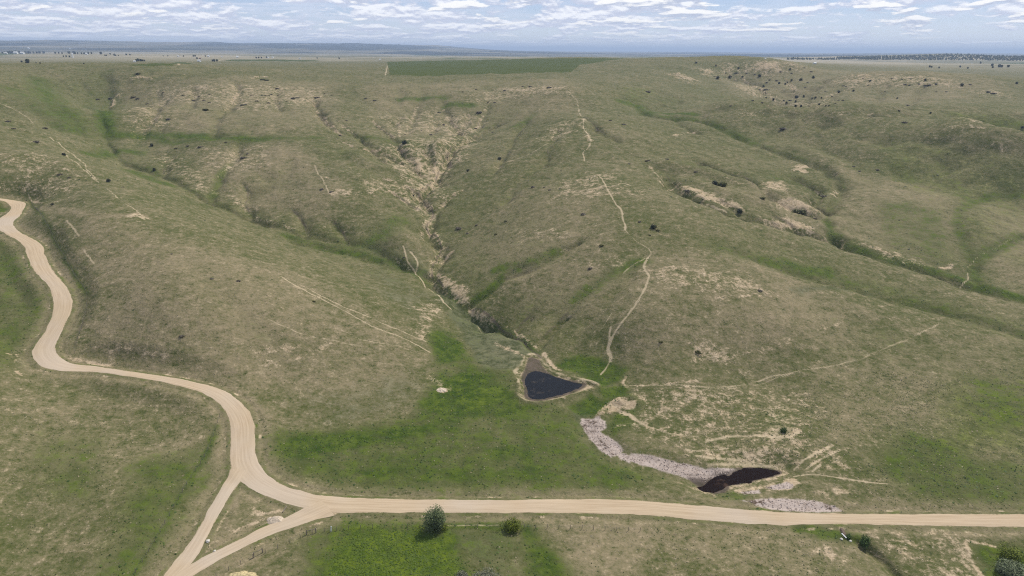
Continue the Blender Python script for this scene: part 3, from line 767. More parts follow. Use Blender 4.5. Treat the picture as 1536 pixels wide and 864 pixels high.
POLYS = [
 ('crust',.9,1.2,[(922,680),(934,680),(948,686),(944,696),(930,690)]),('dark',.42,2.5,[(868,622),(905,618),(920,650),(950,672),(1080,695),(1060,732),(1000,716),(935,694),(890,672)]),
 ('bare',.85,1.5,[(680,430),(702,438),(714,462),(737,478),(728,479),(705,468),(692,450)]),
 ('field',.8,3,[(335,91),(350,89),(420,89.3),(480,90.8),(480,92),(350,92)]),('field',.7,3,[(180,99),(225,95),(265,93),(290,94.5),(262,99.5),(220,100)]),
 ('lush',.62,5,[(395,655),(420,640),(480,642),(560,636),(620,620),(645,575),(655,540),(645,500),(655,488),(690,500),(705,530),(722,548),(770,560),(775,600),(830,608),(870,628),(880,660),(910,692),(1000,718),(960,736),(860,738),(700,741),(560,741),(470,728),(420,700),(398,680)]),
 ('lush',1.,4,[(625,605),(650,580),(690,556),(745,560),(770,585),(782,605),(825,612),(760,628),(690,632),(640,622)]),('bright',.32,4,[(640,600),(690,570),(745,570),(770,600),(720,622),(660,620)]),
 ('lush',.95,3,[(640,500),(660,495),(690,510),(700,530),(690,545),(660,545)]),('lush',.95,5,[(412,665),(450,646),(560,642),(650,632),(720,640),(640,660),(540,672),(450,690),(420,692)]),
 ('lush',.85,5,[(520,700),(640,690),(720,700),(820,690),(860,715),(800,730),(640,728),(540,724)]),('lush',.9,3,[(830,548),(845,535),(880,527),(912,540),(945,552),(935,570),(900,578),(870,566)]),
 ('lush',.9,3,[(895,580),(940,575),(950,592),(920,600),(900,596)]),('lush',.85,2.5,[(885,590),(935,595),(900,622),(870,625),(850,612)]),('lush',.7,2.5,[(905,640),(925,620),(960,610),(975,600),(930,650),(915,665)]),
 ('bright',1.,9,[(510,800),(570,785),(615,790),(650,812),(700,842),(720,870),(480,890),(490,830)]),('lush',.85,9,[(515,776),(600,770),(680,790),(700,830),(740,870),(440,890),(470,830),(480,800)]),
 ('lush',.85,4,[(778,786),(800,786),(835,830),(860,890),(790,890),(780,830)]),('lush',.4,5,[(600,775),(770,780),(800,870),(720,890),(660,810)]),
 ('lush',.5,5,[(-40,350),(10,358),(35,380),(48,405),(68,440),(68,480),(48,520),(30,550),(-40,570)]),('bright',.2,4,[(20,395),(45,410),(66,450),(55,500),(30,480)]),('lush',1,2,[(-20,306),(12,309),(13,314),(-20,328)]),
 ('lush',.62,7,[(210,690),(290,680),(318,700),(275,770),(215,870),(150,900),(180,780)]),('lush',.4,6,[(60,640),(160,660),(140,760),(60,720)]),
 ('lush',.8,2.5,[(1190,794),(1250,798),(1292,803),(1262,812),(1225,806)]),('bright',.6,3,[(1465,820),(1500,817),(1536,835),(1560,890),(1490,870)]),('lush',.8,3,[(1460,818),(1500,815),(1560,830),(1560,900),(1480,870)]),
 ('lush',.55,6,[(1360,640),(1420,665),(1480,690),(1560,700),(1560,760),(1380,748),(1300,700)]),('lush',.5,6,[(1430,560),(1560,575),(1560,640),(1470,640)]),('bright',.45,7,[(1400,570),(1560,560),(1560,690),(1420,680)]),
 ('lush',.5,6,[(1140,620),(1180,610),(1180,650),(1160,655)]),('lush',.5,3,[(1130,740),(1110,755),(1060,748),(1090,735)]),
 ('bright',.35,10,[(1300,200),(1560,260),(1560,420),(1480,380),(1380,300)]),('lush',.45,8,[(1310,300),(1420,320),(1430,400),(1340,380)]),
 ('bright',.55,9,[(1420,165),(1560,180),(1560,196),(1440,182)]),('bright',.45,8,[(935,128),(985,135),(960,160),(930,150)]),
 ('sage',1.,3,[(652,430),(668,440),(705,470),(745,490),(790,518),(803,533),(775,556),(745,555),(715,545),(705,525),(690,500),(672,465),(655,445)]),('sage',1,2,[(860,622),(885,600),(905,598),(885,625),(868,635)]),
 ('sage',.5,9,[(560,395),(640,440),(650,500),(560,440)]),('sage',.45,7,[(650,780),(760,790),(790,870),(700,864)]),('sage',.8,3,[(1180,430),(1300,436),(1310,442),(1200,440)]),
 ('sage',.4,8,[(440,600),(620,560),(640,600),(500,640)]),('sage',.5,6,[(860,620),(960,690),(880,680)]),
 ('bare',.8,1.5,[(655,412),(680,418),(703,437),(698,452),(680,444),(662,430)]),('bare',1,3,[(610,240),(632,243),(642,262),(625,258)]),('bare',1,3,[(640,248),(658,250),(662,266),(642,265)]),('bare',1,2,[(572,234),(588,238),(602,246),(596,244)]),
 ('bare',.52,6,[(560,228),(640,205),(685,200),(722,188),(705,235),(668,262),(668,300),(640,300),(600,270)]),('bare',.5,6,[(500,290),(560,270),(620,275),(632,300),(640,330),(600,300)]),
 ('bare',.42,6,[(560,175),(640,165),(720,175),(700,195),(600,200)]),('bare',.45,7,[(690,155),(740,132),(850,130),(860,142),(760,150)]),('bare',.7,5,[(740,133),(800,130),(848,131),(850,137),(780,138)]),
 ('bare',.45,8,[(230,135),(330,125),(480,130),(500,150),(380,165),(230,160)]),('bare',.4,8,[(180,165),(230,160),(260,190),(200,200)]),('bare',.42,6,[(280,225),(400,220),(400,250),(330,262)]),('bare',.45,6,[(225,235),(260,235),(330,290),(300,290)]),
 ('bare',.5,6,[(340,280),(360,300),(390,310),(375,322),(345,305)]),('bare',.38,9,[(0,240),(60,230),(130,280),(100,300),(40,280)]),
 ('bare',.95,3,[(1008,276),(1035,281),(1065,289),(1105,303),(1122,317),(1095,314),(1050,300),(1022,289)]),('bare',1,2,[(1030,281),(1058,290),(1070,297),(1045,294)]),
 ('bare',.95,3,[(1140,329),(1180,326),(1216,340),(1214,350),(1180,346),(1150,337)]),('bare',.9,3,[(1158,300),(1200,302),(1235,322),(1220,326),(1190,318),(1165,310)]),('bare',.8,3,[(1145,275),(1175,271),(1182,283),(1155,285)]),('bare',.85,2.5,[(1190,250),(1212,248),(1212,258),(1196,260)]),('bare',.6,3,[(1085,262),(1115,272),(1125,284),(1095,276)]),
 ('bare',.8,2,[(1240,290),(1262,285),(1252,298)]),('bare',.6,3,[(1280,365),(1320,372),(1400,398),(1390,404),(1330,390)]),('bare',1,1,[(1408,400),(1425,394),(1432,396),(1415,404)]),
 ('bare',.9,6,[(1050,104),(1066,102),(1072,112),(1056,114)]),('bare',.85,8,[(1076,110),(1094,94),(1112,108)]),('bare',.85,8,[(1106,108),(1118,95),(1130,107)]),('bare',1.,8,[(1128,96),(1150,93),(1172,94),(1170,107),(1150,109),(1132,107)]),('bare',.9,8,[(1184,94),(1196,93),(1194,103)]),
 ('bare',.8,6,[(1000,110),(1024,111),(1050,122),(1036,126)]),('bare',.55,8,[(1230,120),(1280,114),(1400,114),(1440,122),(1430,130),(1300,130),(1240,128)]),('bare',.95,5,[(1245,117),(1290,113),(1310,112),(1300,118)]),('bare',.85,5,[(1330,115),(1385,115),(1425,121),(1390,122)]),
 ('bare',.6,5,[(1095,125),(1120,128),(1150,146),(1140,148),(1110,135)]),('bare',.5,6,[(1160,150),(1250,150),(1240,160),(1170,158)]),('bare',.7,4,[(1110,170),(1150,165),(1140,174)]),('bare',.55,5,[(1250,168),(1310,168),(1300,175)]),('bare',.3,5,[(1430,185),(1470,180),(1480,192),(1420,200)]),
 ('bare',.6,6,[(1460,137),(1490,135),(1520,142),(1500,146)]),
 ('bare',.42,5,[(950,590),(1180,580),(1240,610),(1210,700),(1060,690),(950,640)]),('bare',.62,3,[(1060,675),(1130,665),(1185,680),(1180,700),(1080,700),(1035,685)]),('bare',.6,3,[(1020,590),(1140,585),(1150,600),(1040,605)]),
 ('bare',.62,3,[(1030,510),(1075,515),(1110,530),(1090,545),(1040,542)]),('bare',1,.8,[(1055,523),(1068,525),(1065,530),(1054,528)]),
 ('bare',.5,6,[(960,402),(1030,400),(1110,410),(1160,440),(1100,450),(1000,430)]),('bare',.42,6,[(850,262),(930,262),(965,290),(880,300),(830,300)]),('bare',.4,6,[(840,180),(870,178),(880,200),(800,215)]),
 ('bare',.48,5,[(620,455),(655,450),(655,480),(640,505),(620,500)]),('bare',.45,4,[(880,390),(945,385),(930,400),(870,402)]),('bare',.4,4,[(760,345),(850,345),(850,360),(780,362)]),
 ('bare',.5,4,[(1305,800),(1400,795),(1450,812),(1470,880),(1400,880),(1345,840)]),('bare',.75,2,[(1330,806),(1370,808),(1400,830),(1350,820)]),('bare',.55,2.5,[(1220,830),(1240,822),(1280,840),(1290,850),(1250,840)]),
 ('bare',.4,4,[(1190,680),(1260,670),(1300,720),(1330,730),(1240,720)]),('bare',.7,2,[(1222,735),(1270,730),(1280,742),(1240,745)]),
 ('bare',1,1.2,[(1165,727),(1180,713),(1190,716),(1197,724),(1187,735),(1150,735)]),('bare',.9,1.2,[(1100,735),(1150,725),(1165,722),(1158,730),(1110,742)]),
 ('bare',.55,3,[(640,560),(662,583),(680,586)]),
 ('dry',.9,9,[(130,330),(300,370),(470,420),(600,500),(640,540),(560,600),(420,590),(300,560),(180,545),(120,500),(150,440),(110,360)]),('dry',.7,8,[(960,380),(1100,380),(1300,460),(1290,520),(1100,540),(940,540),(930,480)]),
 ('dry',.35,8,[(0,600),(200,580),(320,610),(330,680),(200,700),(80,700),(0,680)]),('dry',.65,9,[(180,130),(500,125),(520,190),(400,200),(260,200),(190,180)]),('dry',.7,7,[(280,225),(440,215),(520,280),(480,330),(380,320),(320,280)]),
 ('dry',.7,8,[(1260,250),(1400,280),(1440,300),(1440,380),(1400,400),(1300,375),(1250,320)]),('dry',.7,8,[(1470,300),(1560,300),(1560,430),(1490,420)]),('dry',.95,3,[(805,775),(960,778),(1000,800),(960,870),(870,870),(830,810)]),
 ('dry',.6,9,[(960,780),(1200,790),(1300,830),(1340,870),(1000,870)]),('dry',.8,2.5,[(700,742),(860,742),(1000,746),(900,748)]),('dry',.6,8,[(1200,540),(1400,540),(1420,640),(1250,660)]),
 ('dry',.75,6,[(930,650),(1060,665),(1050,690),(960,675)]),('dry',.6,9,[(760,300),(870,270),(930,330),(900,480),(780,440),(700,360)]),('dry',.65,7,[(1010,250),(1240,320),(1390,400),(1260,360),(1080,300)]),
 ('dry',.6,12,[(540,125),(860,118),(860,170),(700,200),(560,200)]),('dry',.6,12,[(1060,110),(1450,110),(1500,140),(1200,165)]),
 ('crust',1,1.2,[(873,628),(885,629),(898,625),(908,632),(910,642),(900,648),(912,655),(930,668),(934,676),(928,684),(915,686),(900,676),(885,660),(876,645),(871,635)]),
 ('crust',1,1.2,[(935,686),(950,680),(965,681),(990,688),(1020,695),(1050,700),(1080,703),(1100,703),(1108,706),(1090,713),(1072,717),(1055,723),(1040,721),(1015,713),(985,704),(960,697),(940,691)]),
 ('crust',.95,1.2,[(1114,751),(1150,748),(1190,749),(1220,752),(1250,758),(1264,767),(1230,769),(1180,768),(1160,765),(1140,757)]),('crust',.9,1,[(1147,730),(1180,722),(1190,728),(1187,733),(1160,735)]),('crust',.8,1,[(1110,738),(1140,734),(1145,740),(1118,742)]),
 ('bare',1.,1.5,[(905,608),(920,598),(940,595),(958,600),(955,612),(930,618),(895,626)]),('dark',.5,1.5,[(895,618),(930,615),(955,608),(940,618),(905,626)]),
 ('dark',.85,1.5,[(1030,716),(1080,708),(1110,703),(1090,716),(1095,730),(1088,742),(1066,742),(1052,734)]),('dark',.5,1.2,[(1040,705),(1085,703),(1060,722),(1035,718)]),
 ('field',1,1.5,[(585,113),(580,92.5),(640,91),(700,90.2),(760,89),(820,88),(860,87.2),(905,87),(940,88),(905,92),(869,97),(857,108),(800,109),(700,112)]),
 ('bare',1,.6,[(653,583),(660,581),(668,583),(672,586),(664,589),(655,588)]),
 ('tuft',1,8,[(1180,600),(1300,560),(1560,560),(1560,760),(1300,740),(1200,700)]),('tuft',.8,6,[(960,780),(1250,800),(1240,870),(960,870)]),('tuft',.5,10,[(0,600),(330,620),(330,700),(240,870),(0,870)]),
 ('tuft',.6,6,[(400,640),(700,600),(900,680),(900,735),(500,735)]),('tuft',.6,6,[(940,590),(1200,590),(1200,700),(1050,690)]),
]
LINES += [('dark', .75, .55, r_[2]) for r_ in RILLS]
LINES += [('bare', 1.9, .75, r_[2]) for r_ in RILLS[:14]] + [('bare', 4.5, .7, r_[2]) for r_ in RILLS[34:38]]
LINES += [('bare', 3.2, .85, GULLY_MAIN[9:18]), ('dark', .7, .45, GULLY_LEFT), ('dark', .8, .45, GULLY_RIGHT[8:]), ('dark', .6, .65, GULLY_MAIN[3:21]), ('bare', 2.6, .8, GULLY_MAIN[3:9]), ('dark', .8, .5, GULLY_BANK), ('bare', 1.5, .6, GULLY_LEFT[6:10])]
for a_, w_, k_, p_ in LINES:
    paint_line(a_, w_, k_, p_)
for a_, k_, s_, p_ in POLYS:
    paint_poly(a_, k_, p_, s_, warp=0.35 if a_ in ('crust', 'field') else 1.0)
# pond rims: bare mud, a brown wet band and the pale ring of the dam
P, pz = PONDS[0]
B = catmull(level(POND1_BASIN + POND1_BASIN[:1], pz + 0.5), 4)[:-1]
s0, s1 = window(P[:, 0].min() - 25, P[:, 0].max() + 25, P[:, 1].min() - 25, P[:, 1].max() + 25)
xw = X[s0, s1] + WX2[s0, s1] * 1.2; yw = Y[s0, s1] + WY2[s0, s1] * 1.2
sb = poly_sdf(B, xw, yw); sw = poly_sdf(P, X[s0, s1], Y[s0, s1])
put('bare', s0, s1, 0.60 * sstep(2.4, -1.0, sb))
put('trail', s0, s1, 1.0 * np.exp(-((sb - 1.2) / 0.7) ** 2) * (0.5 + 0.6 * pnoise(xw / 5, yw / 5, 77)))
put('dark', s0, s1, 0.75 * sstep(0.5, -1.0, sb) * sstep(3.2, 0.8, sw))
MUD = [(790,537),(798,535),(808,540),(818,552),(832,563),(845,570),(800,590),(786,575),(782,562),(788,549)]
paint_poly('dark', .7, MUD, 1.0, 0.3)
A['lush'][s0, s1] *= sstep(0.5, 3.0, sb); A['bright'][s0, s1] *= sstep(0.5, 3.0, sb); A['sage'][s0, s1] *= sstep(0.0, 2.0, sb)
P, pz = PONDS[1]
s0, s1 = window(P[:, 0].min() - 25, P[:, 0].max() + 25, P[:, 1].min() - 25, P[:, 1].max() + 25)
sw = poly_sdf(P, X[s0, s1] + WX2[s0, s1], Y[s0, s1] + WY2[s0, s1])
put('bare', s0, s1, 0.7 * sstep(3.5, 0.5, sw)); put('dark', s0, s1, 0.7 * sstep(1.2, 0.2, sw))

e_all = np.full(X.shape, 99.0)
for name, Cn, Nn, hw, zc, lift in ROADS:
    s0, s1 = window(Cn[:, 0].min() - 15, Cn[:, 0].max() + 15, Cn[:, 1].min() - 15, Cn[:, 1].max() + 15)
    d, hh = line_dist(Cn, X[s0, s1], Y[s0, s1], hw)
    e_all[s0, s1] = np.minimum(e_all[s0, s1], d - hh)
# eroded ground is rough: little ribs and knobs where the sod is gone
rib = fbm(X / 7, Y / 7, 4, 81, 0.6, ridged=True); rib2 = fbm(X / 2.6, Y / 2.6, 3, 82)
Z += sstep(0.2, 0.8, A['bare']) * sstep(3.0, 9.0, np.minimum(e_all, 20)) * sstep(230, 330, RR) * np.clip(RR / 500 - .35, .12, 2.0) * (0.9 * rib + 0.4 * rib2)
Z += sstep(0.3, 0.8, A['bare']) * sstep(3.0, 9.0, np.minimum(e_all, 20)) * sstep(330, 230, RR) * 0.28 * rib2
# cliffs of the far badlands: buttresses and runnels
cl_ = sstep(0.45, 0.8, A['bare']) * sstep(900, 1080, RR) * sstep(2000, 1600, RR)
Z += cl_ * (5.0 * fbm(X / 30, Y / 55, 3, 83, 0.55, ridged=True) - 1.0)
# steep rims are bare, run-off lines are green
GX = np.gradient(Z, axis=0) / np.gradient(RR, axis=0)
GT = np.gradient(Z, axis=1) / (RR * (th_ax[1] - th_ax[0]))
SL = np.hypot(GX, GT)
A['bare'] = np.maximum(A['bare'], (0.45 * sstep(0.70, 1.2, SL) * sstep(2500, 1500, RR)).astype(np.float32))
A['lush'] = np.maximum(A['lush'], (0.24 * np.clip(RILLW * 0.55 + RILL * 0.25, 0, 1.6)).astype(np.float32) * (1 - 0.6 * A['bare']))
vn = 0.5 + 0.5 * fbm(X / 6, Y / 6, 3, 91)
A['lush'] = np.maximum(A['lush'], (0.75 * sstep(2.6, 0.6, e_all) * vn).astype(np.float32))
A['dry'] = np.maximum(A['dry'], (0.8 * sstep(7.0, 3.0, e_all)).astype(np.float32))
A['bare'] = np.maximum(A['bare'], (0.75 * np.exp(-((e_all - 1.6) / 0.5) ** 2) * sstep(0.55, 0.8, vn + 0.1)).astype(np.float32))
A['bare'] = np.maximum(A['bare'], (1.0 * sstep(0.35, -0.3, e_all)).astype(np.float32))


def add_grid(name, X, Y, Z, attrs):
    me = bpy.data.meshes.new(name)
    n, m = X.shape
    co = np.stack([X, Y, Z], -1).reshape(-1, 3).astype(np.float32)
    me.vertices.add(n * m); me.vertices.foreach_set('co', co.ravel())
    i = np.arange(n - 1)[:, None] * m + np.arange(m - 1)[None]
    q = np.stack([i, i + 1, i + m + 1, i + m], -1).reshape(-1, 4)[:, ::-1].astype(np.int32)
    me.loops.add(q.size); me.loops.foreach_set('vertex_index', q.ravel())
    me.polygons.add(len(q)); me.polygons.foreach_set('loop_start', np.arange(0, q.size, 4, dtype=np.int32))
    me.polygons.foreach_set('use_smooth', np.ones(len(q), bool))
    for k, v in attrs.items():
        at = me.attributes.new(k, 'FLOAT', 'POINT')
        at.data.foreach_set('value', np.ascontiguousarray(v, np.float32).ravel())
    me.update()
    return me


def mat(name):
    m = bpy.data.materials.new(name)
    m.use_nodes = True
    return m, NT(m.node_tree)


def finish(nt, color, rough=0.95, normal=None, spec=0.15):
    b = nt.n('ShaderNodeBsdfPrincipled')
    nt.set(b.inputs['Base Color'], color if isinstance(color, bpy.types.NodeSocket) else tuple(color) + (1.0,))
    nt.set(b.inputs['Roughness'], rough)
    b.inputs['Specular IOR Level'].default_value = spec
    if normal is not None:
        nt.set(b.inputs['Normal'], normal)
    o = nt.n('ShaderNodeOutputMaterial')
    nt.t.links.new(b.outputs[0], o.inputs[0])
    return b


def ground_material():
    m, w = mat('prairie_ground')
    geo = w.n('ShaderNodeNewGeometry')
    P = geo.outputs['Position']
    at = {k: w.n('ShaderNodeAttribute', attribute_name=k).outputs['Fac'] for k in NAMES if k != 'tuft'}
    n60 = w.noise(P, 1 / 55, 5, 0.65)
    n9 = w.noise(P, 1 / 12, 6, 0.74, 0.2)
    n2 = w.noise(P, 1 / 3.6, 4, 0.7)
    n05 = w.noise(P, 1 / 1.1, 4, 0.8)
    terr = w.noise(w.vscale(P, (0.10, 0.10, 0.95)), 1.0, 5, 0.7, 0.6)       # cattle terraces along the contour
    # base sward: olive grass to last year's dry straw
    dryf = w.math('ADD', w.math('MULTIPLY', at['dry'], 0.42), w.math('MULTIPLY', w.math('SUBTRACT', n60, 0.5), 0.95))
    for nn, kk in ((n9, 1.05), (n2, 1.9), (n05, 2.2), (terr, 1.1)):
        dryf = w.math('ADD', dryf, w.math('MULTIPLY', w.math('SUBTRACT', nn, 0.5), kk))
    dryf = w.mapr(dryf, -0.55, 1.0)
    c = w.mix(dryf, (0.080, 0.090, 0.026), (0.268, 0.212, 0.126))
    pale = w.mapr(w.math('ADD', n05, w.math('MULTIPLY', n2, 1.0)), 1.12, 1.30)
    c = w.mix(w.math('MULTIPLY', pale, 0.60), c, (0.46, 0.37, 0.23))
    tuft = w.mapr(w.math('ADD', w.math('MULTIPLY', n2, 1.0), w.math('MULTIPLY', n05, 0.8)), 0.76, 0.64)
    c = w.mix(w.math('MULTIPLY', tuft, 0.70), c, (0.045, 0.056, 0.018))
    # far country: broad patches of range, crops and pine breaks
    ln = w.n('ShaderNodeVectorMath', operation='LENGTH'); w.t.links.new(P, ln.inputs[0])
    R_ = ln.outputs['Value']
    farf = w.mapr(R_, 1500, 3500)
    nf = w.noise(P, 1 / 900, 5, 0.6)
    nf2 = w.noise(w.vscale(P, (1.0, 0.6, 1.0)), 1 / 2600, 6, 0.65, 0.5)
    fc = w.mix(w.mapr(nf, 0.40, 0.60), (0.165, 0.16, 0.105), (0.33, 0.285, 0.20))
    fc = w.mix(w.mapr(nf2, 0.53, 0.56), fc, (0.065, 0.095, 0.035))
    hill = w.mapr(R_, 6800, 8200)
    fc = w.mix(w.math('MULTIPLY', hill, w.mapr(nf2, 0.44, 0.54, 0.35, 1.0)), fc, (0.022, 0.030, 0.022))
    c = w.mix(farf, c, fc)

    def masked(a, lo, hi, k9=0.5, k2=0.6, k05=0.3):
        v = w.math('ADD', a, w.math('MULTIPLY', w.math('SUBTRACT', n9, 0.5), k9))
        v = w.math('ADD', v, w.math('MULTIPLY', w.math('SUBTRACT', n2, 0.5), k2))
        v = w.math('ADD', v, w.math('MULTIPLY', w.math('SUBTRACT', n05, 0.5), k05))
        return w.math('MULTIPLY', w.mapr(v, lo, hi), w.mapr(a, 0.01, 0.12))
    sg = masked(at['sage'], 0.1, 1.0, 1.5, 1.5, 0.8)
    c = w.mix(w.math('MULTIPLY', sg, 0.72), c, w.mix(w.mapr(w.math('ADD', n2, w.math('MULTIPLY', w.math('SUBTRACT', n9, 0.5), 0.7)), 0.34, 0.66), (0.042, 0.056, 0.022), (0.150, 0.152, 0.084)))
    lu = masked(at['lush'], 0.10, 1.0, 2.0, 2.0, 1.0)
    c = w.mix(w.math('MULTIPLY', lu, 0.92), c, w.mix(w.mapr(n2, 0.35, 0.65), (0.025, 0.056, 0.004), (0.078, 0.112, 0.012)))
    br = masked(at['bright'], 0.15, 1.1, 1.4, 1.3, 0.7)
    c = w.mix(w.math('MULTIPLY', br, 0.85), c, w.mix(w.mapr(n2, 0.3, 0.7), (0.050, 0.088, 0.006), (0.125, 0.162, 0.014)))
    ba = masked(w.math('MULTIPLY', at['bare'], 0.92), 0.30, 1.0, 1.9, 2.4, 1.6)
    soil = w.mix(w.mapr(n9, 0.3, 0.7), (0.47, 0.325, 0.185), (0.33, 0.245, 0.165))
    soil = w.mix(w.mapr(n05, 0.3, 0.75), soil, (0.60, 0.47, 0.31))
    c = w.mix(w.math('MULTIPLY', ba, 0.88), c, soil)
    tr = masked(at['trail'], 0.12, 0.72, 0.7, 0.7, 0.4)
    c = w.mix(w.math('MULTIPLY', tr, 0.76), c, w.mix(n05, (0.42, 0.325, 0.20), (0.55, 0.44, 0.29)))
    cr = masked(at['crust'], 0.22, 0.80, 0.6, 1.1, 0.8)
    vor = w.n('ShaderNodeTexVoronoi', feature='DISTANCE_TO_EDGE'); w.set(vor.inputs['Vector'], w.vadd(P, w.vscale(w.n('ShaderNodeTexNoise', inp={'Vector': P, 'Scale': 0.5}).outputs[1], (3.0, 3.0, 0.0)))); vor.inputs['Scale'].default_value = 0.30
    crack = w.math('MULTIPLY', w.mapr(vor.outputs['Distance'], 0.13, 0.03), w.mapr(n9, 0.50, 0.60))
    crc = w.mix(w.mapr(n05, 0.36, 0.52), (0.32, 0.25, 0.205), (0.46, 0.375, 0.32))
    crc = w.mix(crack, crc, (0.10, 0.07, 0.05))
    c = w.mix(cr, c, crc)
    dk = masked(at['dark'], 0.30, 0.8, 0.6, 0.6, 0.3)
    c = w.mix(w.math('MULTIPLY', dk, 0.9), c, w.mix(n2, (0.045, 0.034, 0.026), (0.115, 0.088, 0.070)))
    # sown field with faint drill lines
    sep = w.n('ShaderNodeSeparateXYZ'); w.t.links.new(P, sep.inputs[0])
    rows = w.math('SINE', w.math('MULTIPLY', w.math('ADD', sep.outputs[1], w.math('MULTIPLY', sep.outputs[0], 0.3)), 0.12))
    fld = w.mix(w.math('ADD', 0.5, w.math('MULTIPLY', rows, 0.35)), (0.058, 0.072, 0.012), (0.072, 0.088, 0.016))
    fld = w.mix(w.mapr(n60, 0.3, 0.7), fld, (0.066, 0.082, 0.018))
    c = w.mix(w.mapr(at['field'], 0.4, 0.6), c, fld)
    # relief of the turf itself
    hgt = w.math('ADD', w.math('MULTIPLY', n2, 0.55), w.math('MULTIPLY', n05, 0.16))
    hgt = w.math('ADD', hgt, w.math('MULTIPLY', n9, 1.3))
    bump = w.n('ShaderNodeBump')
    w.set(bump.inputs['Height'], hgt)
    bump.inputs['Distance'].default_value = 0.8
    bump.inputs['Strength'].default_value = 0.8
    finish(w, c, 0.97, bump.outputs[0], 0.08)
    return m


ground_ob = bpy.data.objects.new('ground', add_grid('ground', X, Y, Z, {k: v for k, v in A.items() if k != 'tuft'}))
ground_ob['kind'] = 'structure'
COL.objects.link(ground_ob)
ground_ob.data.materials.append(ground_material())


def road_material():
    m, w = mat('pale_gravel')
    geo = w.n('ShaderNodeNewGeometry'); P = geo.outputs['Position']
    u = w.n('ShaderNodeAttribute', attribute_name='across').outputs['Fac']
    s = w.n('ShaderNodeAttribute', attribute_name='along').outputs['Fac']
    comb = w.n('ShaderNodeCombineXYZ')
    w.set(comb.inputs[0], w.math('MULTIPLY', u, 1.0)); w.set(comb.inputs[1], w.math('MULTIPLY', s, 0.028))
    tracks = w.noise(comb.outputs[0], 1.9, 4, 0.65)
    n = w.noise(P, 1 / 6.0, 5, 0.6); f = w.noise(P, 1 / 0.5, 3, 0.7)
    n40 = w.noise(P, 1 / 45.0, 3, 0.6)
    c = w.mix(w.mapr(tracks, 0.34, 0.66), (0.425, 0.315, 0.200), (0.535, 0.408, 0.272))
    c = w.mix(w.math('MULTIPLY', w.mapr(n, 0.35, 0.7), 0.35), c, (0.50, 0.395, 0.265))
    c = w.mix(w.math('MULTIPLY', w.mapr(n40, 0.45, 0.65), 0.4), c, (0.50, 0.43, 0.36))
    c = w.mix(w.math('MULTIPLY', w.mapr(f, 0.55, 0.75), 0.3), c, (0.33, 0.26, 0.19))
    bump = w.n('ShaderNodeBump'); w.set(bump.inputs['Height'], f)
    bump.inputs['Distance'].default_value = 0.05; bump.inputs['Strength'].default_value = 0.4
    finish(w, c, 0.95, bump.outputs[0], 0.1)
    return m


ROADMAT = road_material()
for name, Cn, Nn, hw, zc, lift in ROADS:
    nc = 11
    seg = np.concatenate([[0], np.cumsum(np.hypot(*np.diff(Cn, axis=0).T))])
    L = np.arange(0, seg[-1], 0.8)
    cx_ = np.interp(L, seg, Cn[:, 0]); cy_ = np.interp(L, seg, Cn[:, 1]); h_ = np.interp(L, seg, hw)
    nx_ = np.interp(L, seg, Nn[:, 0]); ny_ = np.interp(L, seg, Nn[:, 1])
    q = np.hypot(nx_, ny_); nx_ /= q; ny_ /= q
    u = np.linspace(-1, 1, nc)
    edge = np.ones((len(L), nc)); 
    jl = 0.55 * fbm(L / 5.0, L * 0 + 1.7, 4, 61); jr = 0.55 * fbm(L / 5.0, L * 0 + 5.1, 4, 62)
    off = u[None] * h_[:, None]
    off[:, 0] -= jl; off[:, -1] += jr; off[:, 1] -= jl * .8; off[:, -2] += jr * .8
    RX = cx_[:, None] + nx_[:, None] * off; RY = cy_[:, None] + ny_[:, None] * off
    zt = sample(Z, RX, RY)
    for _ in range(4):
        zt[1:-1] = (zt[:-2] + zt[1:-1] + zt[2:]) / 3
    RZ = np.maximum(zt, sample(Z, RX, RY)) + lift - np.abs(u[None]) ** 6 * (lift - 0.02)
    me = add_grid(name, RX, RY, RZ, {'across': np.repeat(off[:, :], 1, 0), 'along': np.repeat(L[:, None], nc, 1)})
    ob = bpy.data.objects.new(name, me); ob['kind'] = 'structure'; COL.objects.link(ob)
    me.materials.append(ROADMAT)
    me.flip_normals() if me.polygons[0].normal.z < 0 else None


def water_material(name, deep, murk, k):
    m, w = mat(name)
    geo = w.n('ShaderNodeNewGeometry'); P = geo.outputs['Position']
    a = w.noise(P, 1 / 5.0, 5, 0.65, 0.4)
    c = w.mix(w.mapr(a, 0.56, 0.70), deep, murk)
    rip = w.noise(P, 2.2, 3, 0.6)
    bump = w.n('ShaderNodeBump'); w.set(bump.inputs['Height'], rip)
    bump.inputs['Distance'].default_value = 0.03; bump.inputs['Strength'].default_value = 0.25
    b = finish(w, c, 0.16, bump.outputs[0], k)
    b.inputs['IOR'].default_value = 1.33
    return m


for (P, pz), nm, mm in zip(PONDS, ('stock_pond_water', 'creek_water'), (water_material('dark_pond_water', (0.010, 0.010, 0.011), (0.045, 0.036, 0.028), 0.14), water_material('peaty_water', (0.012, 0.006, 0.004), (0.060, 0.034, 0.022), 0.05))):
    me = bpy.data.meshes.new(nm)
    Cc = P.mean(0)
    wid = [(c_[0] + (p[0] - c_[0]), 0) for c_, p in zip(P, P)]
    # push the sheet a little into the bank so the shoreline is where land meets water
    Q = P + (P - Cc) / np.hypot(*(P - Cc).T)[:, None] * 1.2
    me.from_pydata([(x_, y_, pz) for x_, y_ in Q], [], [list(range(len(Q)))])
    me.update()
    if me.polygons[0].normal.z < 0:
        me.flip_normals()
    ob = bpy.data.objects.new(nm, me); ob['kind'] = 'structure'; COL.objects.link(ob)
    me.materials.append(mm)

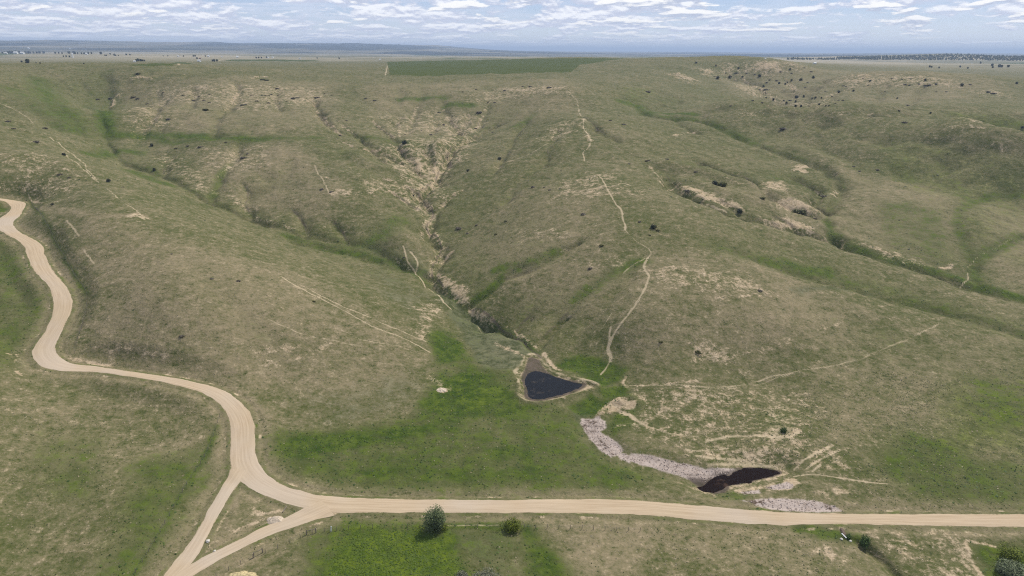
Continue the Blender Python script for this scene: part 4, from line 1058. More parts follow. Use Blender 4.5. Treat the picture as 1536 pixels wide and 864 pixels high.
# ------------------------------------------------------------------ the air
def build_haze():
    me = bpy.data.meshes.new('haze')
    a, z0, z1 = 66000.0, float(Z.min()) - 30.0, max(float(Z.max()), CAM_H) + 60.0
    v = [(x_, y_, z_) for z_ in (z0, z1) for x_, y_ in ((-a, -8000), (a, -8000), (a, a), (-a, a))]
    me.from_pydata(v, [], [(3, 2, 1, 0), (4, 5, 6, 7), (0, 1, 5, 4), (1, 2, 6, 5), (2, 3, 7, 6), (3, 0, 4, 7)])
    ob = bpy.data.objects.new('haze', me); ob['kind'] = 'stuff'; COL.objects.link(ob)
    m, w = mat('pale_air')
    vol = w.n('ShaderNodeVolumePrincipled')
    vol.inputs['Color'].default_value = (0.60, 0.75, 1.0, 1.0)
    vol.inputs['Density'].default_value = 0.000072
    vol.inputs['Anisotropy'].default_value = 0.1
    o = w.n('ShaderNodeOutputMaterial')
    w.t.links.new(vol.outputs[0], o.inputs['Volume'])
    me.materials.append(m)


build_haze()

# ------------------------------------------------------------------ object helpers


def zat(x, y):
    return float(sample(Z, np.array([x]), np.array([y]))[0])


def mesh_ob(name, v, f, material, parent=None, smooth=False):
    me = bpy.data.meshes.new(name)
    me.from_pydata([tuple(map(float, p)) for p in v], [], [tuple(map(int, q)) for q in f])
    if smooth:
        me.polygons.foreach_set('use_smooth', np.ones(len(me.polygons), bool))
    me.update()
    if material is not None:
        me.materials.append(material)
    o = bpy.data.objects.new(name, me)
    COL.objects.link(o)
    if parent is not None:
        o.parent = parent
    return o


def thing(name, label, cat, loc, rz=0.0, group=None):
    o = bpy.data.objects.new(name, None)
    COL.objects.link(o)
    o.location = loc; o.rotation_euler = (0, 0, rz)
    o.empty_display_size = 0.3
    o['label'] = label; o['category'] = cat
    if group:
        o['group'] = group
    return o


def tag(o, label, cat, group=None):
    o['label'] = label; o['category'] = cat
    if group:
        o['group'] = group


def leaf_material(name, a, b, rough=0.7):
    m, w = mat(name)
    geo = w.n('ShaderNodeNewGeometry')
    c = w.mix(geo.outputs['Random Per Island'], a, b)
    n = w.noise(geo.outputs['Position'], 1.3, 2, 0.6)
    c = w.mix(w.math('MULTIPLY', w.mapr(n, 0.35, 0.65), 0.4), c, tuple(0.7 * x for x in a))
    bs = finish(w, c, rough, None, 0.2)
    return m


M_JUN = leaf_material('juniper_foliage', (0.020, 0.030, 0.014), (0.042, 0.055, 0.024))
M_BRUSH = leaf_material('grey_brush', (0.125, 0.104, 0.078), (0.200, 0.165, 0.120))
M_OLIVE = leaf_material('olive_leaves', (0.070, 0.076, 0.018), (0.140, 0.130, 0.032))
M_SAGE = leaf_material('willow_leaves', (0.072, 0.100, 0.036), (0.175, 0.205, 0.085))
M_YEL = leaf_material('yellow_green_leaves', (0.085, 0.115, 0.008), (0.190, 0.210, 0.018))
M_THK = leaf_material('thicket_leaves', (0.052, 0.088, 0.006), (0.100, 0.135, 0.012))
M_GRN = leaf_material('fresh_leaves', (0.035, 0.070, 0.012), (0.085, 0.130, 0.025))
M_PALE = leaf_material('dusty_leaves', (0.130, 0.135, 0.085), (0.240, 0.235, 0.150))
M_GREY = leaf_material('silver_leaves', (0.100, 0.130, 0.055), (0.230, 0.250, 0.140))


def plain(name, col, rough=0.8, var=0.25, scale=4.0, metal=0.0):
    m, w = mat(name)
    tc = w.n('ShaderNodeTexCoord')
    n = w.noise(tc.outputs['Object'], scale, 4, 0.6)
    c = w.mix(w.mapr(n, 0.3, 0.7), tuple(x * (1 - var) for x in col), tuple(min(1, x * (1 + var)) for x in col))
    b = finish(w, c, rough, None, 0.25)
    b.inputs['Metallic'].default_value = metal
    return m


M_BARK = plain('grey_bark', (0.13, 0.105, 0.08), 0.9)
M_POST = plain('weathered_wood', (0.20, 0.165, 0.125), 0.9)
M_WIRE = plain('dull_wire', (0.22, 0.20, 0.18), 0.5, 0.2, 2.0, 0.6)
M_WHITE = plain('white_paint', (0.78, 0.77, 0.74), 0.6, 0.06)
M_DARKMET = plain('rusty_culvert_steel', (0.12, 0.085, 0.06), 0.7, 0.4, 3.0, 0.4)
M_CONC = plain('pale_stone', (0.62, 0.57, 0.49), 0.9, 0.15)
M_ROOFG = plain('grey_roof', (0.16, 0.15, 0.15), 0.8)
M_ROOFR = plain('red_brown_roof', (0.22, 0.10, 0.07), 0.8)
M_WALLW = plain('white_siding', (0.74, 0.73, 0.70), 0.7, 0.06)
M_WALLR = plain('barn_red_siding', (0.20, 0.06, 0.045), 0.8, 0.2)
M_GLASS = plain('dark_window', (0.03, 0.035, 0.04), 0.2, 0.1)


def foliage(n, rx, ry, rz, leaf, lobes=7, seed=0, spiky=0.0, base=0.0, flat=1.0):
    """leaf-sized faces through an uneven crown built of several lobes, z from the base up"""
    g = np.random.default_rng(seed)
    cen = []
    for i in range(lobes):
        a = g.uniform(0, 2 * math.pi); r = g.uniform(0.15, 0.62)
        cen.append((r * math.cos(a) * rx, r * math.sin(a) * ry, rz * g.uniform(0.30, 0.70), g.uniform(0.34, 0.58)))
    cen.append((0, 0, rz * 0.5, 0.6))
    v, f = [], []
    for k in range(n):
        c = cen[g.integers(len(cen))]
        d = g.normal(size=3); d /= np.linalg.norm(d)
        rad = g.uniform(0.55, 1.05) ** 0.7
        p = np.array([c[0] + d[0] * rx * c[3] * rad, c[1] + d[1] * ry * c[3] * rad, c[2] + d[2] * rz * 0.5 * rad * flat * (1 + spiky * max(0, d[2]) * g.uniform(0, 1))])
        p[2] = abs(p[2]) + base
        s = leaf * g.uniform(0.6, 1.4)
        u = g.normal(size=3); u[2] *= 0.7; u /= np.linalg.norm(u)
        w_ = np.cross(u, d + 0.4 * g.normal(size=3)); w_ /= np.linalg.norm(w_) + 1e-9
        i0 = len(v)
        v += [p - u * s - w_ * s * .5, p + u * s * .3 - w_ * s * .8, p + u * s * 1.1 + w_ * s * .1, p + w_ * s * .8 - u * s * .2]
        f.append((i0, i0 + 1, i0 + 2, i0 + 3))
    q = np.array(v)
    for ax, ext in ((0, rx), (1, ry)):
        m_ = np.percentile(np.abs(q[:, ax]), 98.5)
        q[:, ax] *= ext / m_
    q[:, 2] = base + (q[:, 2] - base) * rz / np.percentile(q[:, 2] - base, 99)
    return [p_ for p_ in q], f


def tube(path, radii, ns=6):
    v, f = [], []
    for i, (p, r) in enumerate(zip(path, radii)):
        p = Vector(p)
        d = (Vector(path[min(i + 1, len(path) - 1)]) - Vector(path[max(i - 1, 0)])).normalized()
        a = d.orthogonal().normalized(); b = d.cross(a)
        for k in range(ns):
            t = 2 * math.pi * k / ns
            v.append(p + (a * math.cos(t) + b * math.sin(t)) * r)
    for i in range(len(path) - 1):
        for k in range(ns):
            f.append((i * ns + k, i * ns + (k + 1) % ns, (i + 1) * ns + (k + 1) % ns, (i + 1) * ns + k))
    f.append(tuple(range(ns))[::-1]); f.append(tuple(range((len(path) - 1) * ns, len(path) * ns)))
    return v, f


def join(*parts):
    V, F = [], []
    for v, f in parts:
        o = len(V); V += list(v); F += [tuple(i + o for i in q) for q in f]
    return V, F


def box(x0, x1, y0, y1, z0, z1):
    v = [(x_, y_, z_) for z_ in (z0, z1) for x_, y_ in ((x0, y0), (x1, y0), (x1, y1), (x0, y1))]
    return v, [(3, 2, 1, 0), (4, 5, 6, 7), (0, 1, 5, 4), (1, 2, 6, 5), (2, 3, 7, 6), (3, 0, 4, 7)]


def copy_thing(root, loc, rz, sc, label=None, group=None, cat=None):
    r = root.copy(); COL.objects.link(r)
    r.location = loc; r.rotation_euler = (0, 0, rz); r.scale = sc
    if label: r['label'] = label
    if group: r['group'] = group
    if cat: r['category'] = cat
    for ch in list(root.children):
        c = ch.copy(); COL.objects.link(c); c.parent = r
        for g_ in ch.children:
            e = g_.copy(); COL.objects.link(e); e.parent = c
    return r


def dist_to(p):
    return math.sqrt(p[0] ** 2 + p[1] ** 2 + (CAM_H - zat(*p)) ** 2)


# ------------------------------------------------------------------ shrubs and junipers on the hills
def proto(name, material, n, rx, ry, rz, leaf, seed, **kw):
    v, f = foliage(n, rx, ry, rz, leaf, seed=seed, **kw)
    o = mesh_ob(name, v, f, material)
    return o


# unit crowns about one metre across
PROTO = {'j': [], 's': [], 'o': []}
for i in range(4):
    PROTO['j'].append(proto('juniper_tree', M_JUN, 420, .5, .5, .80, .060, 100 + i, lobes=6, spiky=.5))
    PROTO['s'].append(proto('brush_clump', M_BRUSH, 300, .5, .42, .26, .055, 200 + i, lobes=8))
    PROTO['o'].append(proto('leafy_shrub', M_OLIVE, 360, .5, .40, .32, .055, 300 + i, lobes=8))
USED = set()
# picture column, row of the foot, width in picture px, kind
SHRUBS = [(606,216,9,'j'),(749,239,6,'j'),(702,257,5,'j'),(725,191,5,'s'),(713,193,5,'s'),(665,187,5,'s'),(646,202,6,'s'),(632,196,4,'s'),(607,202,4,'s'),(679,203,4,'s'),(689,202,4,'s'),(739,199,4,'s'),(647,316,4,'s'),(620,294,3,'j'),(643,309,3,'s'),(662,305,3,'s'),
 (718,169,10,'s'),(519,181,5,'s'),(549,148,5,'s'),(562,151,6,'s'),(757,136,6,'s'),(795,130,6,'s'),(824,132,8,'s'),(784,130,4,'s'),(714,134,4,'s'),(694,138,4,'s'),(659,169,6,'s'),(645,203,6,'s'),(665,188,5,'s'),(742,154,5,'s'),(733,153,4,'s'),(972,138,8,'s'),(915,181,6,'s'),(935,187,8,'s'),(972,242,10,'s'),(944,246,5,'s'),(1000,239,7,'s'),(799,281,8,'s'),(817,281,5,'s'),(825,285,6,'s'),(840,283,4,'s'),(874,322,9,'s'),(797,231,3,'s'),
 (688,343,11,'s'),(715,338,6,'s'),(701,350,5,'s'),(759,332,6,'o'),(901,369,9,'o'),(959,333,6,'s'),(980,343,10,'j'),(987,346,8,'o'),(974,353,5,'o'),(885,403,9,'s'),(991,513,7,'o'),(744,352,6,'o'),(606,386,4,'s'),
 (1110,319,9,'j'),(1200,319,18,'o'),(1223,328,6,'s'),(1237,295,12,'s'),(1143,298,9,'o'),(1139,436,8,'s'),(1047,529,11,'o'),(1031,287,10,'s'),(1080,278,19,'o'),(1072,277,8,'j'),(1044,258,7,'s'),(1280,250,5,'s'),(1289,257,5,'s'),(1316,255,5,'s'),(1176,194,13,'s'),(1357,184,7,'s'),(1442,129,6,'j'),(1482,138,6,'s'),(1491,141,9,'s'),(1360,158,7,'s'),(1348,166,5,'s'),(1396,170,3,'j'),(1533,192,4,'j'),(1346,148,3,'j'),(1525,126,4,'j'),(1455,127,5,'s'),
 (1044,95,4,'j'),(1074,99,3,'j'),(1108,103,4,'j'),(1095,117,6,'j'),(1076,118,7,'j'),(1072,115,4,'s'),(1114,116,4,'j'),(1139,115,6,'j'),(1187,121,4,'j'),(1201,121,6,'j'),(1219,118,6,'j'),(1145,131,5,'j'),(1140,135,5,'s'),(1149,135,9,'s'),(1181,124,3,'j'),(1178,127,4,'j'),(1169,126,5,'j'),(1195,147,7,'j'),(1206,145,4,'j'),(1184,151,7,'s'),(1193,153,4,'j'),(1180,155,4,'j'),(1176,152,4,'j'),(1160,150,4,'j'),(1149,147,3,'j'),(1193,160,5,'j'),(1201,160,5,'j'),(1213,159,4,'s'),(1229,157,4,'j'),(1219,147,6,'s'),(1223,147,4,'j'),(1232,148,4,'j'),(1243,159,3,'j'),(1239,159,3,'j'),(1258,139,5,'j'),(1258,151,6,'s'),(1265,151,6,'s'),(1280,137,4,'j'),(1265,129,6,'s'),(1269,130,5,'s'),(1217,108,6,'s'),(1143,154,6,'s'),(1129,151,5,'s'),(1096,159,5,'s'),(1105,110,8,'s'),(1088,110,5,'s'),(1120,110,5,'s'),(1132,112,5,'s'),(1171,108,6,'s'),(1185,105,4,'j'),(1187,110,5,'s'),(1206,102,4,'s'),(1155,120,5,'s'),(1165,121,5,'s'),(1150,124,5,'s'),(1208,131,5,'s'),(1212,124,5,'s'),(1238,137,4,'s'),(1248,145,4,'s'),(1253,155,4,'s'),(1295,118,4,'s'),(1305,122,4,'j'),(1318,120,4,'s'),(1338,118,4,'s'),(1352,119,5,'s'),(1366,118,4,'s'),(1387,121,5,'j'),(1378,126,5,'s'),(1395,128,9,'s'),(1388,128,5,'s'),(1404,126,5,'s'),(1404,138,4,'s'),(1420,138,5,'s'),(1358,127,6,'s'),(1364,128,5,'s'),(1328,137,4,'s'),(1303,128,4,'s'),
 (166,148,7,'s'),(200,146,6,'s'),(206,148,6,'s'),(221,156,5,'s'),(245,139,4,'s'),(308,165,9,'o'),(252,179,7,'s'),(228,219,5,'j'),(231,256,5,'j'),(365,237,10,'s'),(371,231,5,'s'),(338,214,5,'s'),(299,145,5,'s'),(291,151,7,'s'),(306,151,7,'s'),(393,143,4,'s'),(398,143,4,'s'),(403,143,4,'s'),(407,142,4,'s'),(385,152,6,'s'),(377,143,5,'s'),(364,158,7,'s'),(368,157,5,'s'),(402,155,6,'s'),(416,133,6,'s'),(394,120,8,'o'),(400,121,6,'o'),(264,223,6,'s'),(282,219,5,'s'),(300,221,8,'s'),(163,273,6,'j'),(184,281,4,'s'),(147,149,5,'s'),(78,308,5,'j'),(96,233,5,'j'),(53,213,9,'s'),(483,284,7,'s'),(497,288,7,'s'),(317,418,6,'s'),(357,422,8,'s'),(273,504,9,'s'),(471,452,6,'o'),(257,381,4,'s'),(475,147,9,'s'),(440,148,8,'s'),(446,147,6,'s'),(487,141,4,'s'),(498,143,5,'s'),(510,203,5,'s'),(418,143,5,'s'),(430,152,4,'s'),(314,154,5,'s'),(275,143,5,'s'),(315,142,4,'s'),(207,111,7,'o'),(67,193,7,'s'),(12,182,7,'s'),(20,193,5,'s'),(104,266,5,'s'),(90,262,7,'s')]
PLACES = [
 (lambda x, y: 1040 <= x < 1125 and y < 135, 'at the left end of the badland cliffs', ''),
 (lambda x, y: 1125 <= x < 1292 and y < 114, 'directly against the tan badland cliffs', ''),
 (lambda x, y: 1040 <= x < 1170 and y < 162, 'on the left side of the badland bowl floor', ''),
 (lambda x, y: 1170 <= x < 1292 and y < 137, 'on the middle slope of the badland bowl', ''),
 (lambda x, y: 1170 <= x < 1215 and y < 162, 'in the dense cluster at the bottom of the badland bowl', ''),
 (lambda x, y: 1215 <= x < 1292 and y < 162, 'scattered at the lower right of the badland bowl', ''),
 (lambda x, y: x >= 1292 and y < 132, 'on the low tan cliff at the upper right', 'low tan cliff'),
 (lambda x, y: x >= 1292, 'on the far right-hand grass hills', 'right-hand hills'),
 (lambda x, y: x >= 1000, 'beside the tan banks of the right-hand ravine', 'right-hand ravine'),
 (lambda x, y: x >= 745 and y >= 205, 'on the grassy central spur by the cattle trail', 'central spur'),
 (lambda x, y: x >= 745, 'along the bare crest of the central spur', 'spur crest'),
 (lambda x, y: x >= 505 and y < 175, 'on the slope below the crop field', 'slope under the crop field'),
 (lambda x, y: x >= 505 and y < 262, 'around the eroded bowl at the head of the middle gully', 'gully head'),
 (lambda x, y: x >= 505, 'beside the lower middle gully', 'lower gully'),
 (lambda x, y: y < 175, 'on the upper left hillside below the rim', 'upper left hillside'),
 (lambda x, y: y < 300, 'on the left benches above the winding ravine', 'left benches'),
 (lambda x, y: True, 'on the broad left hill beside the gravel road', 'broad left hill'),
]
KIND = {'j': ('dark green juniper', 'juniper', 'junipers'), 's': ('low grey brown brush clump', 'bush', 'brush clumps'), 'o': ('low olive green leafy shrub', 'shrub', 'olive shrubs')}
sites = ground([(a, b) for a, b, _, _ in SHRUBS])
count = {}
for (px_, py_, w_, k_), _s in zip(SHRUBS, sites):
    pl = [q for q in PLACES if q[0](px_, py_)][0]
    count[(k_, pl[1])] = count.get((k_, pl[1]), 0) + 1
for n_, ((px_, py_, w_, k_), p) in enumerate(zip(SHRUBS, sites)):
    pl = [q for q in PLACES if q[0](px_, py_)][0]
    D = dist_to(p)
    S = w_ * D / FPX * (0.78 if px_ > 1040 and py_ < 162 else 0.92)
    z = zat(*p) - 0.06 * S
    pr = PROTO[k_][n_ % 4]
    o = pr if pr.name not in USED else pr.copy()
    if pr.name in USED:
        COL.objects.link(o)
    USED.add(pr.name)
    o.location = (p[0], p[1], z); o.rotation_euler = (0, 0, random.uniform(0, 6.28))
    if k_ == 'j':
        o.scale = (S, S, S * random.uniform(.85, 1.1))
    else:
        o.rotation_euler = (0, 0, random.uniform(-.35, .35))
        o.scale = (S, S * random.uniform(1.0, 1.5), S * random.uniform(.8, 1.1))
    lab = KIND[k_][0] + ' ' + pl[1]
    if count[(k_, pl[1])] > 1:
        o['group'] = KIND[k_][2] + ' ' + pl[1]
    o['label'] = lab; o['category'] = KIND[k_][1]

# ------------------------------------------------------------------ nearer trees and shrubs, each its own


def bush(name, label, cat, px_, py_, wpx, hpx, material, n, leaf, seed, spiky=0.0, trunk=True, lift=0.0, depth=1.0, lobes=9):
    p = ground([(px_, py_)])[0]
    D = dist_to(p)
    s = D / FPX
    W_ = wpx * s; H_ = hpx * s * 1.15
    t = thing(name, label, cat, (p[0], p[1], zat(*p) - 0.05))
    v, f = foliage(n, W_ / 2, W_ / 2 * depth, H_ - lift, leaf, lobes=lobes, seed=seed, spiky=spiky, base=lift)
    mesh_ob('crown' if trunk else 'foliage', v, f, material, t)
    g = np.random.default_rng(seed + 5)
    parts = []
    ns_ = 5 if trunk else 7
    for i in range(ns_):
        a = g.uniform(0, 6.28); r = W_ * g.uniform(.12, .3); h = H_ * g.uniform(.5, .8)
        parts.append(tube([(0.1 * math.cos(a), 0.1 * math.sin(a), 0), (r * .35 * math.cos(a), r * .35 * math.sin(a), h * .4), (r * math.cos(a), r * math.sin(a), h)], (0.10 if trunk else .05, .06 if trunk else .03, .015), 5))
    if trunk:
        parts.append(tube([(0, 0, -.3), (0.05, 0, H_ * .2), (0, .1, H_ * .45)], (.20, .15, .08), 7))
        mesh_ob('trunk', *join(*parts), M_BARK, t, True)
    else:
        mesh_ob('stem', *join(*parts), M_BARK, t, True)
    return t


bush('willow_tree', 'tall grey green tree standing alone at the lower edge of the gravel road', 'tree', 650, 793, 30, 29, M_SAGE, 5200, .12, 11, spiky=.9, lift=.5, lobes=14)
bush('leafy_shrub', 'small yellow green sprout growing at the foot of the lone roadside tree', 'shrub', 666, 794, 13, 7, M_YEL, 500, .10, 12, trunk=False)
bush('leafy_shrub', 'round bright yellow green shrub in the verge just below the gravel road', 'shrub', 767, 793, 29, 11, M_YEL, 3200, .11, 13, trunk=False, depth=.8, lobes=14)
bush('leafy_shrub', 'wide pale yellow green shrub cut by the bottom edge of the photo', 'shrub', 730, 874, 38, 14, M_PALE, 2500, .11, 14, trunk=False, depth=.8)
bush('leafy_shrub', 'smaller pale yellow green shrub at the bottom edge beside the bright thicket', 'shrub', 695, 869, 20, 10, M_PALE, 1500, .11, 15, trunk=False, depth=.8)
bush('leafy_shrub', 'green shrub beside the ditch just below the culvert', 'shrub', 1296, 817, 15, 10, M_GRN, 1500, .11, 16, trunk=False)
bush('leafy_shrub', 'small dark green shrub against the white mouth of the culvert', 'shrub', 1272, 808, 8, 5, M_GRN, 500, .10, 17, trunk=False)
bush('leafy_shrub', 'small bright green shrub above the sandy flat north of the creek pond', 'shrub', 1175, 648, 8, 6, M_GRN, 700, .10, 18, trunk=False)
bush('willow_tree', 'grey green bushy tree in the bottom right corner of the photo', 'tree', 1520, 863, 34, 11, M_GREY, 3600, .13, 19, trunk=True, depth=.9, lobes=12)
bush('leafy_shrub', 'yellow green shrub behind the grey green tree in the bottom right corner', 'shrub', 1518, 838, 26, 12, M_YEL, 1500, .11, 20, trunk=False)

# ------------------------------------------------------------------ bright thicket, tufts, reeds and stones: uncountable cover
E_ALL = e_all


def scatter(name, n, dens, size, hgt, material, rmin, rmax, seed, ntop=5, lean=0.25, amin=-46, amax=46, clear=0.9):
    g = np.random.default_rng(seed)
    r = np.sqrt(g.uniform(rmin ** 2, rmax ** 2, n)); t = g.uniform(R(amin), R(amax), n)
    x = r * np.sin(t); y = r * np.cos(t)
    keep = g.uniform(0, 1, n) < dens(x, y)
    keep &= sample(E_ALL, x, y) > clear
    x = x[keep]; y = y[keep]
    for P, pz in PONDS:
        k = poly_sdf(P, x, y) > 0.4
        x = x[k]; y = y[k]
    m = len(x)
    s = size * g.uniform(.55, 1.5, m); h = hgt * g.uniform(.5, 1.4, m)
    z = sample(Z, x, y)
    a0 = g.uniform(0, 6.28, m)
    V = np.zeros((m, ntop + 1, 3))
    for k in range(ntop):
        a = a0 + 2 * math.pi * k / ntop
        q = s * g.uniform(.6, 1.2, m)
        V[:, k] = np.stack([x + np.cos(a) * q, y + np.sin(a) * q, z + h * g.uniform(-.15, .35, m)], -1)
    V[:, ntop] = np.stack([x + g.normal(0, lean, m) * s, y + g.normal(0, lean, m) * s, z + h], -1)
    base = np.arange(m)[:, None] * (ntop + 1)
    F = np.concatenate([np.stack([base[:, 0] + k, base[:, 0] + (k + 1) % ntop, base[:, 0] + ntop], -1) for k in range(ntop)], 0).astype(np.int32)
    me = bpy.data.meshes.new(name)
    me.vertices.add(m * (ntop + 1)); me.vertices.foreach_set('co', V.astype(np.float32).ravel())
    me.loops.add(F.size); me.loops.foreach_set('vertex_index', F.ravel())
    me.polygons.add(len(F)); me.polygons.foreach_set('loop_start', np.arange(0, F.size, 3, dtype=np.int32))
    me.update()
    me.materials.append(material)
    o = bpy.data.objects.new(name, me); o['kind'] = 'stuff'; COL.objects.link(o)
    return o


def S_(k, x, y):
    return sample(A[k], x, y)


M_TUFT = leaf_material('tuft_green', (0.048, 0.060, 0.018), (0.105, 0.112, 0.036))
M_TUFTL = leaf_material('tuft_lush', (0.035, 0.066, 0.010), (0.095, 0.130, 0.024))
M_STRAW = leaf_material('tuft_straw', (0.22, 0.18, 0.10), (0.36, 0.30, 0.19))
M_REED = leaf_material('dry_reeds', (0.34, 0.26, 0.21), (0.54, 0.44, 0.38))
M_STONE = leaf_material('pale_stones', (0.42, 0.33, 0.22), (0.62, 0.53, 0.40))
patchy = lambda x, y, s: np.clip(0.5 + 1.1 * fbm(x / s, y / s, 3, 71), 0, 1)
open_ = lambda x, y: (1 - 0.9 * np.clip(S_('crust', x, y), 0, 1)) * (1 - 0.8 * np.clip(S_('bright', x, y), 0, 1)) * (1 - S_('dark', x, y) * .8)
scatter('grass_tufts', 260000, lambda x, y: (0.05 + 0.9 * S_('tuft', x, y) * (.35 + .65 * (x > 60)) + 0.25 * S_('lush', x, y)) * patchy(x, y, 14) ** 1.3 * open_(x, y), .165, .20, M_TUFT, 130, 430, 1)
scatter('lush_grass', 90000, lambda x, y: np.clip(S_('lush', x, y) * 1.3 - .25, 0, 1) * patchy(x, y, 8) * open_(x, y), .30, .32, M_TUFTL, 130, 430, 2)
scatter('dry_grass', 130000, lambda x, y: (0.16 + 0.45 * S_('dry', x, y) + 0.35 * S_('tuft', x, y)) * patchy(x + 300, y, 11) * open_(x, y) * (1 - .85 * np.clip(S_('lush', x, y) * 1.3, 0, 1)), .17, .22, M_STRAW, 130, 420, 3)
scatter('scrub_cover', 60000, lambda x, y: (0.10 + .5 * S_('bare', x, y)) * patchy(x, y + 500, 20) ** 2, .50, .38, M_TUFT, 400, 1100, 4)
scatter('bright_thicket', 80000, lambda x, y: np.clip(S_('bright', x, y) * 1.6 - .55, 0, 1) * (y < 185), .26, .22, M_THK, 120, 190, 5)
scatter('dry_reeds', 160000, lambda x, y: np.clip(S_('crust', x, y) * 1.5 - .5, 0, 1) * .28, .17, .32, M_REED, 150, 235, 6, lean=.7)
scatter('pale_stones', 60000, lambda x, y: np.clip(S_('bare', x, y) * 1.3 - .25, 0, 1) * patchy(x, y, 9) ** 2 * .8, .17, .16, M_STONE, 130, 480, 7)

# ------------------------------------------------------------------ fences
def fence(name, label, pts, step, hgt, braces=()):
    P = catmull(ground(pts), 6)
    seg = np.concatenate([[0], np.cumsum(np.hypot(*np.diff(P, axis=0).T))])
    n = min(98, int(seg[-1] / step) + 1)
    L = np.linspace(0, seg[-1], n)
    xs = np.interp(L, seg, P[:, 0]); ys = np.interp(L, seg, P[:, 1]); zs = sample(Z, xs, ys)
    t = thing(name, label, 'fence', (xs[0], ys[0], zs[0]))
    o = Vector((xs[0], ys[0], zs[0]))
    base = None
    v, f = tube([(0, 0, -.3), (0, 0, hgt * .6), (0, 0, hgt)], (.07, .065, .06), 6)
    for i in range(n):
        if base is None:
            base = mesh_ob('post', v, f, M_POST, t); c = base
        else:
            c = base.copy(); COL.objects.link(c); c.parent = t
        c.location = Vector((xs[i], ys[i], zs[i])) - o
        c.rotation_euler = (random.uniform(-.07, .07), random.uniform(-.07, .07), 0)
    for h in (.45, .75, 1.05):
        v2, f2 = tube([Vector((xs[i], ys[i], zs[i] + h)) - o for i in range(n)], [.007] * n, 4)
        mesh_ob('wire', v2, f2, M_WIRE, t)
    for a in braces:
        q = ground([a[0], a[1]])
        A_ = Vector((q[0][0], q[0][1], zat(*q[0]))) - o; B_ = Vector((q[1][0], q[1][1], zat(*q[1]))) - o
        up = Vector((0, 0, 1.5))
        vv = join(tube([A_, A_ + up], (.13, .12), 7), tube([B_, B_ + up], (.13, .12), 7), tube([A_ + up * .8, B_ + up * .8], (.08, .08), 6))
        mesh_ob('brace', *vv, M_POST, t)
    return t


fence('wire_fence', 'wire fence on wooden posts climbing the left hill beside the gravel road', [(41,285),(60,320),(85,365),(110,410),(130,440),(126,480),(112,530)], 3.2, 1.25)
fence('wire_fence', 'wire fence on wooden posts crossing the meadow left of the road junction', [(330,625),(310,680),(285,720),(262,760),(240,800),(222,830),(200,864),(185,890)], 3.2, 1.25)
fence('wire_fence', 'wire fence with wooden braces running below the lower road junction', [(325,866),(355,850),(388,834),(430,817),(470,800),(560,792),(645,791),(760,792),(860,793),(960,797)], 3.0, 1.25, (((460,802),(474,799)), ((381,836),(394,829))))

# ------------------------------------------------------------------ roadside bits
p = ground([(496.5, 797)])[0]
t = thing('marker_post', 'white roadside marker post in the grass below the road junction', 'marker post', (p[0], p[1], zat(*p)))
mesh_ob('post', *join(box(-.11, .11, -.04, .04, -.3, 1.5)), M_WHITE, t).rotation_euler = (0, .10, 0)
mesh_ob('cap', *join(box(.02, .28, -.055, .055, 1.48, 1.60)), M_WHITE, t)


def culvert():
    p = ground([(1268, 806)])[0]; q = ground([(1262, 792)])[0]
    d = Vector((q[0] - p[0], q[1] - p[1])).normalized()
    rz = math.atan2(d.y, d.x) - math.pi / 2
    t = thing('culvert', 'steel road culvert opening into the ditch below the gravel road', 'culvert', (p[0], p[1], zat(*p) - .45), rz)
    n, r0 = 20, .62
    v, f = [], []
    L = 12
    for i in range(L + 1):
        for rr_ in (0, 1):
            r = r0 + (.03 if i % 2 else 0) + rr_ * .05
            for k in range(n):
                a = 2 * math.pi * k / n
                v.append((r * math.cos(a), i * .28 - .3, r * math.sin(a) + .35))
    for i in range(L):
        for rr_ in (0, 1):
            for k in range(n):
                a = (i * 2 + rr_) * n + k; b = (i * 2 + rr_) * n + (k + 1) % n
                f.append((a, b, b + 2 * n, a + 2 * n))
    for k in range(n):
        f.append((k, (k + 1) % n, n + (k + 1) % n, n + k))
    v += [(0.6 * math.cos(2 * math.pi * k / n), 2.6, .6 * math.sin(2 * math.pi * k / n) + .35) for k in range(n)]
    f.append(tuple(range(len(v) - n, len(v))))
    mesh_ob('pipe', v, f, M_DARKMET, t)
    w2 = mesh_ob('headwall', *box(-.12, .12, -.9, .7, 0, .14), M_WHITE, t)
    w2.location = (-.55, -.1, 1.07); w2.rotation_euler = (.25, -.3, .45)


culvert()
for lab, px_, py_, s in (('white boulder on the ditch bank left of the culvert mouth', 1262, 809, .38), ('white boulder in the ditch right of the culvert mouth', 1275.5, 812, .36), ('pale rock lying where the two gravel tracks meet', 312, 812.5, .55), ('pale rock in the triangle beside the eastern gravel track', 322, 827, .35)):
    p = ground([(px_, py_)])[0]
    g = np.random.default_rng(int(px_))
    import bmesh
    bm = bmesh.new(); bmesh.ops.create_icosphere(bm, subdivisions=2, radius=s)
    for vv in bm.verts:
        vv.co *= 1 + .35 * (g.random() - .5); vv.co.z *= .7
    me = bpy.data.meshes.new('boulder'); bm.to_mesh(me); bm.free(); me.materials.append(M_CONC)
    o = bpy.data.objects.new('boulder', me); COL.objects.link(o); o.location = (p[0], p[1], zat(*p) + s * .3)
    tag(o, lab, 'rock')


